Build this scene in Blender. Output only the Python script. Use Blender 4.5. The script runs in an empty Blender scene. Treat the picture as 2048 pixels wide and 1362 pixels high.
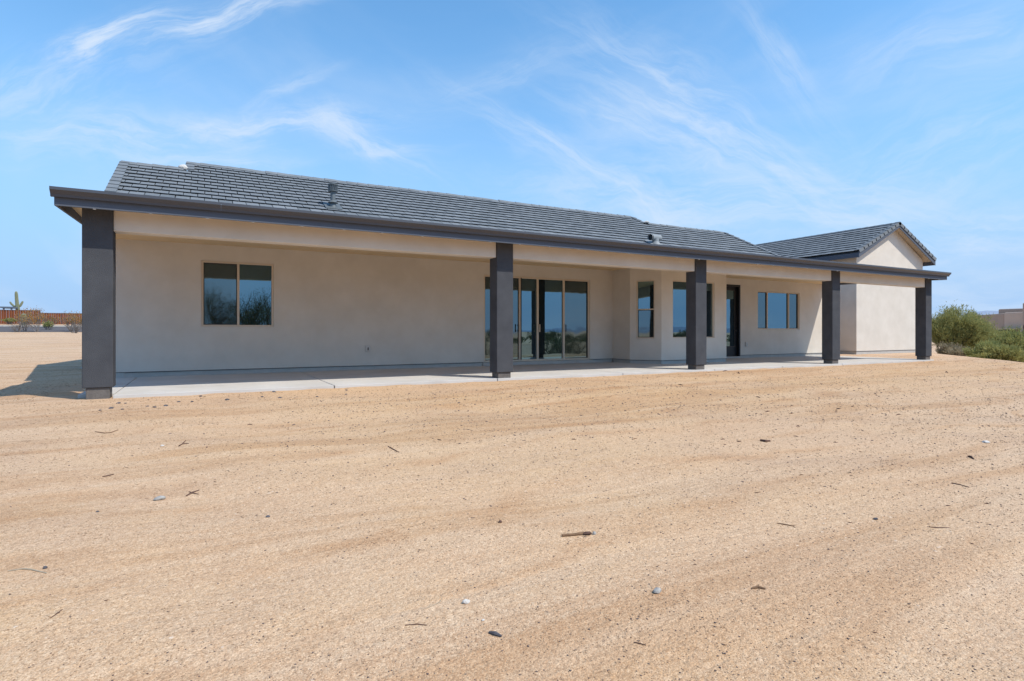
import bpy, bmesh, math, random
import numpy as np
from mathutils import Vector, Matrix
random.seed(7); rng = np.random.default_rng(11)
sc = bpy.context.scene
COL = sc.collection
# ------------------------------------------------------------------ camera
YAW = math.radians(28.5); CX, HY, F = 1024.0, 664.0, 1148.0
CAMZ = 1.0
cd = bpy.data.cameras.new('camera'); cam = bpy.data.objects.new('camera', cd); COL.objects.link(cam)
cam.location = (0, 0, CAMZ); cam.rotation_euler = (math.pi/2, 0, -YAW)
cd.sensor_width = 36; cd.lens = F/2048*36; cd.shift_y = -(681-HY)/2048
cd.clip_start = .05; cd.clip_end = 20000
sc.camera = cam
sc.view_settings.view_transform = 'Standard'; sc.view_settings.look = 'None'
sc.view_settings.exposure = 0.0; sc.view_settings.gamma = 1; sc.view_settings.use_curve_mapping = False
sc.render.engine = 'CYCLES'
sc.cycles.max_bounces = 10; sc.cycles.diffuse_bounces = 6
# ------------------------------------------------------------------ sun
SD = Vector((.44, -.66, 1.0)).normalized()       # towards the sun
sl = bpy.data.lights.new('sun', 'SUN'); sl.energy = 4.6; sl.angle = math.radians(.53); sl.color = (1, .925, .81)
sun = bpy.data.objects.new('sun', sl); COL.objects.link(sun); sun.location = SD*60
sun.rotation_euler = (-SD).to_track_quat('-Z', 'Y').to_euler()
SUN_EL = math.asin(SD.z); SUN_ROT = math.atan2(SD.x, SD.y)
# ------------------------------------------------------------------ world: sky + cirrus
w = bpy.data.worlds.new('World'); sc.world = w; w.use_nodes = True
NT = w.node_tree; NT.nodes.clear()
def N(t, nt=None, **k):
    n = (nt or NT).nodes.new(t)
    for a, v in k.items(): setattr(n, a, v)
    return n
def mth(op, a, b=None, c=None, nt=None, clamp=False):
    nt = nt or NT
    n = nt.nodes.new('ShaderNodeMath'); n.operation = op; n.use_clamp = clamp
    for i, v in enumerate((a, b, c)):
        if v is None: continue
        if isinstance(v, (int, float)): n.inputs[i].default_value = v
        else: nt.links.new(v, n.inputs[i])
    return n.outputs[0]
def world():
    L = NT.links.new
    tc = N('ShaderNodeTexCoord'); sep = N('ShaderNodeSeparateXYZ'); L(tc.outputs['Generated'], sep.inputs[0])
    X, Y, Z = sep.outputs
    c, s = math.cos(YAW), math.sin(YAW)
    fw = mth('ADD', mth('MULTIPLY', X, s), mth('MULTIPLY', Y, c))
    rt = mth('SUBTRACT', mth('MULTIPLY', X, c), mth('MULTIPLY', Y, s))
    front = mth('GREATER_THAN', fw, .12)
    fwc = mth('MAXIMUM', fw, .12)
    U = mth('DIVIDE', rt, fwc); V = mth('DIVIDE', Z, fwc)
    # slow warp so that no cloud has a straight edge
    cmb = N('ShaderNodeCombineXYZ'); L(U, cmb.inputs[0]); L(V, cmb.inputs[1])
    wn = N('ShaderNodeTexNoise'); wn.inputs['Scale'].default_value = 3.2; wn.inputs['Detail'].default_value = 5
    L(cmb.outputs[0], wn.inputs['Vector'])
    ws = N('ShaderNodeSeparateColor'); L(wn.outputs['Color'], ws.inputs[0])
    wu = mth('ADD', U, mth('MULTIPLY', mth('SUBTRACT', ws.outputs[0], .5), .20))
    wv = mth('ADD', V, mth('MULTIPLY', mth('SUBTRACT', ws.outputs[1], .5), .16))
    def uv(px, py): return (px-CX)/F, (HY-py)/F
    # (px, py, angle, half length px, half width px, strength, fibre stretch)
    brushes = [
        (245, 82, 24, 95, 26, 1.3, 5), (215, 112, 40, 45, 16, 1.0, 5), (470, 25, 22, 150, 32, .9, 6), (400, 60, 30, 70, 14, .7, 6), (170, 285, -3, 260, 42, .5, 6),
        (520, 262, 2, 230, 26, .8, 7), (720, 300, -24, 120, 26, .75, 6), (790, 322, 4, 70, 10, .5, 6),
        (60, 200, 12, 230, 60, .35, 5), (1330, 180, -38, 190, 60, .45, 6), (1250, 245, -25, 120, 30, .4, 6),
        (1190, 350, -28, 300, 36, .42, 9), (1500, 330, -32, 300, 50, .42, 8), (1560, 120, -55, 160, 40, .3, 6),
        (1650, 400, -10, 420, 75, .42, 5), (1850, 330, 20, 300, 90, .28, 5), (1350, 410, -6, 300, 32, .55, 5),
        (1900, 90, 15, 200, 60, .25, 5), (480, 325, -4, 110, 12, .6, 6), (1830, 590, 4, 420, 40, .35, 5),
        (560, 190, 30, 90, 16, .3, 6), (1050, 130, 25, 170, 30, .22, 6), (2000, 450, 8, 200, 40, .3, 5)]
    tot = None; fib = {}; FA = (-50, -30, -2, 22)
    for k, (px, py, ang, Lh, Wh, st, fs) in enumerate(brushes):
        u0, v0 = uv(px, py); a = math.radians(ang); ca, sa = math.cos(a), math.sin(a)
        du = mth('SUBTRACT', wu, u0); dv = mth('SUBTRACT', wv, v0)
        p = mth('ADD', mth('MULTIPLY', du, ca), mth('MULTIPLY', dv, sa))
        q = mth('SUBTRACT', mth('MULTIPLY', dv, ca), mth('MULTIPLY', du, sa))
        pn = mth('DIVIDE', p, Lh/F); qn = mth('DIVIDE', q, Wh/F)
        r2 = mth('ADD', mth('MULTIPLY', pn, pn), mth('MULTIPLY', qn, qn))
        g = mth('EXPONENT', mth('MULTIPLY', r2, -1.0))
        fa = min(FA, key=lambda z: abs(z-ang))
        if fa not in fib:
            ra = math.radians(fa); cr, sr_ = math.cos(ra), math.sin(ra)
            pp = mth('ADD', mth('MULTIPLY', wu, cr), mth('MULTIPLY', wv, sr_)); qq = mth('SUBTRACT', mth('MULTIPLY', wv, cr), mth('MULTIPLY', wu, sr_))
            cb = N('ShaderNodeCombineXYZ'); L(mth('MULTIPLY', pp, 5.5), cb.inputs[0]); L(mth('MULTIPLY', qq, 30), cb.inputs[1]); cb.inputs[2].default_value = fa*.37
            fn = N('ShaderNodeTexNoise'); fn.inputs['Scale'].default_value = 1.0; fn.inputs['Detail'].default_value = 8; fn.inputs['Roughness'].default_value = .66; fn.inputs['Distortion'].default_value = .35
            L(cb.outputs[0], fn.inputs['Vector'])
            mr = N('ShaderNodeMapRange'); mr.interpolation_type = 'SMOOTHSTEP'
            mr.inputs[1].default_value = .36; mr.inputs[2].default_value = .74; mr.inputs[3].default_value = .05
            L(fn.outputs[0], mr.inputs[0]); fib[fa] = mr.outputs[0]
        b = mth('MULTIPLY', mth('MULTIPLY', g, fib[fa]), st*1.55)
        tot = b if tot is None else mth('ADD', tot, b)
    tot = mth('MULTIPLY', tot, front)
    # thin veil over the whole sky (any direction)
    zc = mth('ADD', mth('MAXIMUM', Z, 0), .22)
    c2 = N('ShaderNodeCombineXYZ'); L(mth('DIVIDE', X, zc), c2.inputs[0]); L(mth('DIVIDE', mth('MULTIPLY', Y, .55), zc), c2.inputs[1])
    vn = N('ShaderNodeTexNoise'); vn.inputs['Scale'].default_value = 1.1; vn.inputs['Detail'].default_value = 6; vn.inputs['Roughness'].default_value = .55; vn.inputs['Distortion'].default_value = .7
    L(c2.outputs[0], vn.inputs['Vector'])
    vm = N('ShaderNodeMapRange'); vm.interpolation_type = 'SMOOTHSTEP'; vm.inputs[1].default_value = .42; vm.inputs[2].default_value = .78; vm.inputs[4].default_value = .38
    L(vn.outputs[0], vm.inputs[0])
    cloud = mth('SUBTRACT', 1.0, mth('EXPONENT', mth('MULTIPLY', mth('ADD', tot, vm.outputs[0]), -1.15)))
    # pale air towards the horizon
    zq = mth('DIVIDE', mth('MAXIMUM', Z, 0), .33); hz = mth('EXPONENT', mth('MULTIPLY', mth('MULTIPLY', zq, zq), -1.0))
    sky = N('ShaderNodeTexSky'); sky.sky_type = 'NISHITA'; sky.sun_disc = False
    sky.sun_elevation = SUN_EL; sky.sun_rotation = SUN_ROT; sky.altitude = 600; sky.air_density = 1.0; sky.dust_density = .4; sky.ozone_density = 2.0
    tint = N('ShaderNodeMix', data_type='RGBA', blend_type='MULTIPLY'); tint.inputs[0].default_value = 1
    L(sky.outputs[0], tint.inputs[6]); tint.inputs[7].default_value = SKYT
    m1 = N('ShaderNodeMix', data_type='RGBA'); L(mth('MULTIPLY', hz, HZF), m1.inputs[0]); L(tint.outputs[2], m1.inputs[6]); m1.inputs[7].default_value = HZC
    m2 = N('ShaderNodeMix', data_type='RGBA'); L(cloud, m2.inputs[0]); L(m1.outputs[2], m2.inputs[6]); m2.inputs[7].default_value = CLC
    bg = N('ShaderNodeBackground'); bg.inputs[1].default_value = .12; L(m2.outputs[2], bg.inputs[0])
    out = N('ShaderNodeOutputWorld'); L(bg.outputs[0], out.inputs[0])
SKYT = (1.10, 1.88, 2.12, 1); HZC = (3.3, 5.1, 7.8, 1); HZF = 1.0; CLC = (5.9, 6.9, 8.3, 1)
world()
# ------------------------------------------------------------------ helpers
def ray(px, py):
    u = (px-CX)/F; v = (HY-py)/F
    c, s = math.cos(YAW), math.sin(YAW)
    return Vector((s+u*c, c-u*s, v))
C0 = Vector((0, 0, CAMZ))
def hit(px, py, p0, n):
    d = ray(px, py); t = (Vector(p0)-C0).dot(n)/d.dot(n); return C0+d*t
def hitY(px, py, Y): return hit(px, py, (0, Y, 0), Vector((0, 1, 0)))
def atT(px, t):
    d = ray(px, HY); return Vector((d.x*t, d.y*t, 0))
def wpos(o):
    m = Matrix.Identity(4)
    chain = []
    while o: chain.append(o); o = o.parent
    for q in reversed(chain): m = m @ q.matrix_parent_inverse @ q.matrix_basis
    return m
def link(name, me, mat=None, parent=None, loc=None):
    o = bpy.data.objects.new(name, me); COL.objects.link(o)
    if mat is not None and me is not None and not me.materials:
        for mm in (mat if isinstance(mat, (list, tuple)) else [mat]): me.materials.append(mm)
    if loc is not None: o.location = loc
    if parent is not None:
        o.parent = parent; o.matrix_parent_inverse = wpos(parent).inverted()
    return o
def tag(o, label, cat, group=None, kind=None):
    if label: o['label'] = label
    if cat: o['category'] = cat
    if group: o['group'] = group
    if kind: o['kind'] = kind
    return o
def struct(o, label=None): o['kind'] = 'structure'; 
def empty(name, loc):
    o = bpy.data.objects.new(name, None); COL.objects.link(o); o.location = loc; o.empty_display_size = .2; return o
class MB:
    def __init__(s): s.v = []; s.f = []
    def box(s, x0, x1, y0, y1, z0, z1):
        return s.box8([(x0,y0,z0),(x1,y0,z0),(x1,y1,z0),(x0,y1,z0),(x0,y0,z1),(x1,y0,z1),(x1,y1,z1),(x0,y1,z1)])
    def box8(s, p):
        b = len(s.v); s.v += [tuple(q) for q in p]
        s.f += [(b,b+3,b+2,b+1),(b+4,b+5,b+6,b+7),(b,b+1,b+5,b+4),(b+1,b+2,b+6,b+5),(b+2,b+3,b+7,b+6),(b+3,b,b+4,b+7)]
        return s
    def poly(s, pts):
        b = len(s.v); s.v += [tuple(q) for q in pts]; s.f.append(tuple(range(b, b+len(pts)))); return s
    def prism(s, pts, ext):
        """closed outline pts (3D) extruded by vector ext"""
        b = len(s.v); n = len(pts); e = Vector(ext)
        s.v += [tuple(q) for q in pts]+[tuple(Vector(q)+e) for q in pts]
        s.f.append(tuple(range(b+n-1, b-1, -1))); s.f.append(tuple(range(b+n, b+2*n)))
        for i in range(n): s.f.append((b+i, b+(i+1) % n, b+n+(i+1) % n, b+n+i))
        return s
    def tube(s, pts, rad, k=6, cap=True):
        b0 = len(s.v); pts = [Vector(p) for p in pts]; n = len(pts)
        if isinstance(rad, (int, float)): rad = [rad]*n
        for i, p in enumerate(pts):
            d = (pts[min(i+1, n-1)]-pts[max(i-1, 0)]).normalized()
            a = d.cross(Vector((0, 0, 1)) if abs(d.z) < .9 else Vector((1, 0, 0))).normalized(); c = d.cross(a)
            for j in range(k):
                t = 2*math.pi*j/k; s.v.append(tuple(p+(a*math.cos(t)+c*math.sin(t))*rad[i]))
        for i in range(n-1):
            for j in range(k):
                s.f.append((b0+i*k+j, b0+i*k+(j+1) % k, b0+(i+1)*k+(j+1) % k, b0+(i+1)*k+j))
        if cap:
            s.f.append(tuple(b0+j for j in range(k-1, -1, -1))); s.f.append(tuple(b0+(n-1)*k+j for j in range(k)))
        return s
    def lathe(s, prof, c=(0, 0, 0), k=16):
        return s.tube([(c[0], c[1], c[2]+z) for r, z in prof], [max(r, 1e-4) for r, z in prof], k)
    def mesh(s, name='m', smooth=False, bevel=0):
        me = bpy.data.meshes.new(name); me.from_pydata(s.v, [], s.f)
        bm = bmesh.new(); bm.from_mesh(me); bmesh.ops.recalc_face_normals(bm, faces=bm.faces)
        if bevel: bmesh.ops.bevel(bm, geom=list(bm.edges), offset=bevel, segments=2, affect='EDGES', profile=.5)
        bm.to_mesh(me); bm.free()
        if smooth:
            for p in me.polygons: p.use_smooth = True
        return me
    def build(s, name, mat, parent=None, loc=None, smooth=False, bevel=0):
        return link(name, s.mesh(name, smooth, bevel), mat, parent, loc)
# ------------------------------------------------------------------ materials
def mat(name, col, rough=.8, spec=.3, var=.0, vscale=2., bump=0., bscale=200., metal=0, col2=None, island=0, streak=None):
    m = bpy.data.materials.new(name); m.use_nodes = True; nt = m.node_tree; L = nt.links.new
    p = nt.nodes['Principled BSDF']; p.inputs['Roughness'].default_value = rough; p.inputs['Specular IOR Level'].default_value = spec; p.inputs['Metallic'].default_value = metal
    c = (*col, 1); p.inputs['Base Color'].default_value = c
    g = nt.nodes.new('ShaderNodeNewGeometry')
    if var or col2 or island:
        mx = nt.nodes.new('ShaderNodeMix'); mx.data_type = 'RGBA'
        c2 = (*(col2 or tuple(x*(1-var) for x in col)), 1)
        mx.inputs[6].default_value = c; mx.inputs[7].default_value = c2
        n = nt.nodes.new('ShaderNodeTexNoise'); n.inputs['Scale'].default_value = vscale; n.inputs['Detail'].default_value = 6; n.inputs['Roughness'].default_value = .6
        if streak:
            mp = nt.nodes.new('ShaderNodeMapping'); mp.inputs['Scale'].default_value = streak; L(g.outputs['Position'], mp.inputs[0]); L(mp.outputs[0], n.inputs['Vector'])
        else: L(g.outputs['Position'], n.inputs['Vector'])
        r = nt.nodes.new('ShaderNodeMapRange'); r.inputs[1].default_value = .3; r.inputs[2].default_value = .7; L(n.outputs[0], r.inputs[0])
        fac = r.outputs[0]
        if island:
            fac = mth('ADD', mth('MULTIPLY', fac, 1-island, nt=nt), mth('MULTIPLY', g.outputs['Random Per Island'], island, nt=nt), nt=nt, clamp=True)
        L(fac, mx.inputs[0]); L(mx.outputs[2], p.inputs['Base Color'])
    if bump:
        n = nt.nodes.new('ShaderNodeTexNoise'); n.inputs['Scale'].default_value = bscale; n.inputs['Detail'].default_value = 5; L(g.outputs['Position'], n.inputs['Vector'])
        b = nt.nodes.new('ShaderNodeBump'); b.inputs['Strength'].default_value = 1; b.inputs['Distance'].default_value = bump; L(n.outputs[0], b.inputs['Height']); L(b.outputs[0], p.inputs['Normal'])
    return m
M = {}
M['stucco'] = mat('stucco', (.645, .60, .54), 1, .05, col2=(.575, .53, .47), vscale=1.6, bump=.006, bscale=110)
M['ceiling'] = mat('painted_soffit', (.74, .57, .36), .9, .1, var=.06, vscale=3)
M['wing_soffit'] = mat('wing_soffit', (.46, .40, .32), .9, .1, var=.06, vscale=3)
M['column'] = mat('charcoal_stucco', (.084, .088, .098), 1, .0, col2=(.064, .067, .076), vscale=3, bump=.009, bscale=90)
M['trim'] = mat('charcoal_board', (.095, .110, .142), .7, .25, var=.15, vscale=6, bump=.002, bscale=60, streak=(1, 30, 30))
M['gutter'] = mat('gutter_metal', (.062, .068, .085), .42, .5, var=.1, vscale=1)
M['tile'] = mat('slate_grey_tile', (.235, .255, .275), .85, .1, col2=(.13, .147, .163), vscale=2.6, bump=.004, bscale=70, island=.55)
M['deck'] = mat('roof_underlay', (.03, .033, .036), .9, .2)
M['stem'] = mat('stem_wall_paint', (.47, .455, .43), .9, .15, var=.15, vscale=4, bump=.003, bscale=80)
M['screed'] = mat('weep_screed_metal', (.10, .10, .10), .7, .3)
M['frame'] = mat('tan_vinyl_frame', (.60, .50, .39), .5, .35)
M['bead'] = mat('dark_glazing_bead', (.06, .055, .05), .6, .3)
M['ped'] = mat('pedestal_concrete', (.17, .155, .145), .95, .1, var=.3, vscale=8, bump=.01, bscale=50)
M['concrete'] = mat('patio_concrete', (.565, .545, .52), .9, .1, col2=(.47, .45, .425), vscale=1.3, bump=.002, bscale=120)
M['door'] = mat('black_door_paint', (.012, .012, .015), .45, .4)
M['black'] = mat('black_metal', (.01, .01, .012), .4, .5)
M['vent'] = mat('galvanised_vent', (.14, .16, .17), .55, .5, var=.15, vscale=9, metal=.2)
M['vent2'] = mat('pale_vent_metal', (.27, .29, .30), .6, .4, var=.15, vscale=9)
M['mortar'] = mat('ridge_mortar', (.62, .6, .57), .9, .1, var=.2, vscale=20)
M['outlet'] = mat('outlet_plastic', (.55, .53, .5), .5, .4)
def glass(name, refl, tint, dark, wav=.0006, rough=0.0):
    m = bpy.data.materials.new(name); m.use_nodes = True; nt = m.node_tree; L = nt.links.new; nt.nodes.clear()
    o = nt.nodes.new('ShaderNodeOutputMaterial'); p = nt.nodes.new('ShaderNodeBsdfPrincipled'); p.inputs['Base Color'].default_value = (*dark, 1); p.inputs['Roughness'].default_value = .4; p.inputs['Specular IOR Level'].default_value = 0
    g = nt.nodes.new('ShaderNodeBsdfGlossy'); g.inputs['Color'].default_value = (*tint, 1); g.inputs['Roughness'].default_value = rough
    lw = nt.nodes.new('ShaderNodeLayerWeight'); lw.inputs[0].default_value = .35
    f = mth('ADD', refl, mth('MULTIPLY', lw.outputs['Fresnel'], .5, nt=nt), nt=nt, clamp=True)
    mx = nt.nodes.new('ShaderNodeMixShader'); L(f, mx.inputs[0]); L(p.outputs[0], mx.inputs[1]); L(g.outputs[0], mx.inputs[2]); L(mx.outputs[0], o.inputs[0])
    n = nt.nodes.new('ShaderNodeTexNoise'); n.inputs['Scale'].default_value = 1.5; ge = nt.nodes.new('ShaderNodeNewGeometry'); L(ge.outputs['Position'], n.inputs['Vector'])
    b = nt.nodes.new('ShaderNodeBump'); b.inputs['Distance'].default_value = wav; L(n.outputs[0], b.inputs['Height']); L(b.outputs[0], g.inputs['Normal'])
    return m
M['glass'] = glass('coated_window_glass', .27, (.50, .82, .98), (.012, .014, .014))
M['glass2'] = glass('screened_window_glass', .17, (.68, .93, 1.0), (.016, .018, .018), .002, .03)
# ground
def ground_mat():
    m = bpy.data.materials.new('decomposed_granite'); m.use_nodes = True; nt = m.node_tree; L = nt.links.new
    p = nt.nodes['Principled BSDF']; p.inputs['Roughness'].default_value = .97; p.inputs['Specular IOR Level'].default_value = .08
    g = nt.nodes.new('ShaderNodeNewGeometry')
    def noise(sc_, det=6, ro=.6, dist=0, mapping=None):
        n = nt.nodes.new('ShaderNodeTexNoise'); n.inputs['Scale'].default_value = sc_; n.inputs['Detail'].default_value = det; n.inputs['Roughness'].default_value = ro; n.inputs['Distortion'].default_value = dist
        if mapping:
            mp = nt.nodes.new('ShaderNodeMapping'); mp.inputs['Scale'].default_value = mapping[0]; mp.inputs['Rotation'].default_value = (0, 0, mapping[1]); L(g.outputs['Position'], mp.inputs[0]); L(mp.outputs[0], n.inputs['Vector'])
        else: L(g.outputs['Position'], n.inputs['Vector'])
        return n.outputs[0]
    def rng_(x, a, b, c=0, d=1):
        r = nt.nodes.new('ShaderNodeMapRange'); r.inputs[1].default_value = a; r.inputs[2].default_value = b; r.inputs[3].default_value = c; r.inputs[4].default_value = d; L(x, r.inputs[0]); return r.outputs[0]
    def mix(f, a, b, mode='MIX'):
        x = nt.nodes.new('ShaderNodeMix'); x.data_type = 'RGBA'; x.blend_type = mode
        for i, v in ((0, f), (6, a), (7, b)):
            if isinstance(v, (int, float)): x.inputs[i].default_value = v
            elif isinstance(v, tuple): x.inputs[i].default_value = (*v, 1)
            else: L(v, x.inputs[i])
        return x.outputs[2]
    tan = (.58, .375, .19); pink = (.55, .355, .22); pale = (.56, .445, .325); dark = (.42, .245, .12)
    c = mix(rng_(noise(.35, 4), .38, .62), tan, pink)
    c = mix(rng_(noise(.22, 5, .6, .4, ((1, 1, 1), .3)), .48, .66, 0, .75), c, pale)
    c = mix(rng_(noise(.9, 7, .65, .8, ((.35, 1.6, 1), -.15)), .54, .72, 0, .55), c, dark)
    def vor(s):
        v = nt.nodes.new('ShaderNodeTexVoronoi'); v.inputs['Scale'].default_value = s; L(g.outputs['Position'], v.inputs['Vector'])
        sp = nt.nodes.new('ShaderNodeSeparateColor'); L(v.outputs['Color'], sp.inputs[0]); return v, sp
    sp_ = nt.nodes.new('ShaderNodeSeparateXYZ'); L(g.outputs['Position'], sp_.inputs[0])
    # paler washed grit on the far left and towards the right-hand edge of the lot
    right = rng_(mth('ADD', sp_.outputs[0], mth('MULTIPLY', sp_.outputs[1], -.55, nt=nt), nt=nt), 1.0, 9.0, 0, .62)
    left = rng_(mth('ADD', mth('MULTIPLY', sp_.outputs[0], -1, nt=nt), mth('MULTIPLY', sp_.outputs[1], .25, nt=nt), nt=nt), 1.6, 5.0, 0, .6)
    wob = rng_(noise(.7, 5, .6, .5), .35, .65, .45, 1.3)
    c = mix(mth('MULTIPLY', right, wob, nt=nt, clamp=True), c, (.54, .42, .345))
    c = mix(mth('MULTIPLY', left, wob, nt=nt, clamp=True), c, (.51, .45, .395))
    # graded stripes and wheel tracks
    c = mix(rng_(noise(1.0, 6, .6, .6, ((.10, .95, 1), .10)), .50, .62, 0, .8), c, (.45, .27, .155))
    c = mix(rng_(noise(1.0, 5, .6, .8, ((.16, 2.3, 1), -.22)), .53, .65, 0, .65), c, (.66, .52, .39))
    # golden compacted band before the patio, and the wheel tracks that cross the yard
    X_, Y_ = sp_.outputs[0], sp_.outputs[1]
    gold = mth('EXPONENT', mth('MULTIPLY', mth('POWER', mth('DIVIDE', mth('SUBTRACT', Y_, 8.0, nt=nt), 2.8, nt=nt), 2.0, nt=nt), -1, nt=nt), nt=nt)
    gold = mth('MULTIPLY', gold, rng_(mth('SUBTRACT', X_, mth('MULTIPLY', Y_, .1, nt=nt), nt=nt), -1.2, 2.0, 0, .55), nt=nt)
    c = mix(mth('MULTIPLY', gold, wob, nt=nt, clamp=True), c, (.62, .405, .19))
    wv = mth('MULTIPLY', mth('SUBTRACT', noise(.35, 3, .5), .5, nt=nt), 2.6, nt=nt)
    yy = mth('ADD', mth('SUBTRACT', Y_, mth('MULTIPLY', X_, .13, nt=nt), nt=nt), wv, nt=nt)
    tr_ = None
    for y0, wd in ((8.9, .16), (7.5, .22), (6.9, .10), (5.3, .16), (4.6, .10), (3.3, .12), (2.5, .08)):
        q = mth('DIVIDE', mth('SUBTRACT', yy, y0, nt=nt), wd, nt=nt)
        q = mth('EXPONENT', mth('MULTIPLY', mth('MULTIPLY', q, q, nt=nt), -1, nt=nt), nt=nt)
        tr_ = q if tr_ is None else mth('ADD', tr_, q, nt=nt)
    tr_ = mth('MULTIPLY', tr_, rng_(noise(.8, 5, .65, .5), .42, .62, .05, .62), nt=nt, clamp=True)
    c = mix(tr_, c, (.46, .275, .15))
    c = mix(rng_(noise(.32, 6, .62, 1.0), .50, .66, 0, .55), c, (.50, .33, .22))
    c = mix(rng_(noise(150, 4, .75), .30, .70, 0, 1), mix(.55, c, (.30, .18, .11)), mix(.30, c, (.95, .80, .62)))
    v1, s1 = vor(85); v2, s2 = vor(210); v3, s3 = vor(38); v4, s4 = vor(20)
    c = mix(rng_(s4.outputs[0], .55, 1, .0, .30), c, mix(s4.outputs[1], (.40, .25, .15), (.68, .53, .39)))
    c = mix(rng_(s3.outputs[1], .45, 1, .0, .42), c, mix(s3.outputs[2], (.34, .21, .13), (.74, .59, .44)))
    c = mix(rng_(s1.outputs[0], .3, 1, .0, .55), c, mix(s1.outputs[1], (.24, .145, .09), (.80, .65, .48)))
    c = mix(rng_(s2.outputs[0], .0, 1, .0, .6), c, mix(s2.outputs[1], (.24, .15, .095), (.84, .68, .50)))
    gate = mth('GREATER_THAN', s3.outputs[0], .93, nt=nt)
    near = mth('LESS_THAN', v3.outputs['Distance'], mth('MULTIPLY', s3.outputs[2], .36, nt=nt), nt=nt)
    gm = mth('MULTIPLY', mth('MULTIPLY', gate, near, nt=nt), rng_(noise(.6, 3), .42, .6, .1, .85), nt=nt)
    c = mix(gm, c, mix(mth('GREATER_THAN', s3.outputs[1], .5, nt=nt), (.13, .09, .07), (.72, .63, .54)))
    c = mix(1.0, c, (1.06, .985, .91), 'MULTIPLY')
    c = mix(tr_, c, (.88, .78, .68), 'MULTIPLY')
    c = mix(mth('MULTIPLY', gold, wob, nt=nt, clamp=True), c, (.98, .94, .85), 'MULTIPLY')
    c = mix(rng_(noise(1.0, 6, .62, .8, ((.14, 1.1, 1), .08)), .50, .60, 0, .75), c, (.86, .78, .70), 'MULTIPLY')
    c = mix(rng_(noise(.45, 6, .65, .7), .50, .62, 0, .7), c, (.90, .90, .93), 'MULTIPLY')
    L(c, p.inputs['Base Color'])
    h = mth('ADD', mth('MULTIPLY', v1.outputs['Distance'], -.006, nt=nt), mth('MULTIPLY', v2.outputs['Distance'], -.004, nt=nt), nt=nt)
    h = mth('ADD', h, mth('MULTIPLY', mth('MULTIPLY', v3.outputs['Distance'], s3.outputs[0], nt=nt), -.014, nt=nt), nt=nt)
    h = mth('ADD', h, mth('MULTIPLY', noise(5, 9, .72), .045, nt=nt), nt=nt)
    h = mth('ADD', h, mth('MULTIPLY', noise(1.0, 6, .6, .8, ((.3, 3.4, 1), .05)), .07, nt=nt), nt=nt)
    b = nt.nodes.new('ShaderNodeBump'); b.inputs['Distance'].default_value = 1.0; b.inputs['Strength'].default_value = .5; L(h, b.inputs['Height']); L(b.outputs[0], p.inputs['Normal'])
    return m
M['ground'] = ground_mat()
# ------------------------------------------------------------------ terrain
def sstep(x): x = np.clip(x, 0, 1); return x*x*(3-2*x)
def hgt(X, Y, fine=True):
    X = np.asarray(X, float); Y = np.asarray(Y, float)
    z = -.055 - .29*sstep((10.8-Y)/12.5)
    z = z - .05*sstep((-1.3-X)/3)*sstep((30-Y)/10)
    # long rise towards the road and the rust fence
    rise = np.interp(Y, [22, 35, 50, 70, 87, 95, 110, 160, 400], [0, .22, .55, 1.03, 1.7, 2.12, 2.5, 3.0, 4.0])
    z = z + rise*sstep((22-X)/25)
    # pad edge on the right
    d = (X-24.6)*.667-(Y-8.9)*.746
    z = z - np.clip(d, 0, None)**1.15/(np.clip(d, 0, None)*.25+6)*1.35*sstep((d)/2+.02) * (Y > -30)
    # natural ground behind the camera
    z = z - .25*sstep((-4-Y)/20)
    z = np.maximum(z, -3.4)
    if fine:
        u = .016*np.sin(X*.9+1.7*np.sin(Y*.45))*np.cos(Y*1.3+.6*X) + .011*np.sin(X*2.3+Y*1.1+np.sin(X*.7)) + .007*np.sin(5.1*Y+1.3*X+2*np.sin(X*.8))
        u = u + .018*np.sin(Y*2.1+.35*X+1.1)*np.exp(-((Y-7.2-.06*X)/2.)**2)
        edge = ((X > -1.3) & (X < 23.6) & (Y < 11))*np.exp(-((Y-10.93)/.22)**2)*(.006+.007*np.sin(X*2.9+np.sin(X*1.3)*2)+.006*np.sin(X*7.7)+.006*np.sin(X*.6))
        z = z+edge
        keep = 1-((X > -1.9) & (X < 24) & (Y > 10.6) & (Y < 16))*.85
        z = z + u*keep*sstep((40-np.hypot(X, Y))/25)
    return z
def zat(x, y): return float(hgt(x, y))
def axis(lo, hi, a, b, d, g=1.13):
    xs = list(np.arange(a, b+1e-6, d)); s = d
    while xs[0] > lo: s *= g; xs.insert(0, xs[0]-s)
    s = d
    while xs[-1] < hi: s *= g; xs.append(xs[-1]+s)
    return np.array(xs)
def grid(name, xs, ys, zf, m):
    XX, YY = np.meshgrid(xs, ys); ZZ = zf(XX, YY); nx, ny = len(xs), len(ys)
    co = np.stack([XX, YY, ZZ], -1).reshape(-1, 3)
    i = np.arange(nx*ny).reshape(ny, nx)
    f = np.stack([i[:-1, :-1], i[:-1, 1:], i[1:, 1:], i[1:, :-1]], -1).reshape(-1, 4)
    me = bpy.data.meshes.new(name); me.vertices.add(len(co)); me.vertices.foreach_set('co', co.ravel())
    me.loops.add(f.size); me.loops.foreach_set('vertex_index', f.ravel().astype(np.int32))
    me.polygons.add(len(f)); me.polygons.foreach_set('loop_start', np.arange(0, f.size, 4, dtype=np.int32)); me.polygons.foreach_set('loop_total', np.full(len(f), 4, np.int32))
    me.polygons.foreach_set('use_smooth', np.ones(len(f), bool)); me.update(); me.validate()
    o = link(name, me, m); o['kind'] = 'structure'; return o
grid('ground', axis(-5000, 6000, -6, 34, .13), axis(-5000, 6000, 0.4, 16, .13), hgt, M['ground'])
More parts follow.
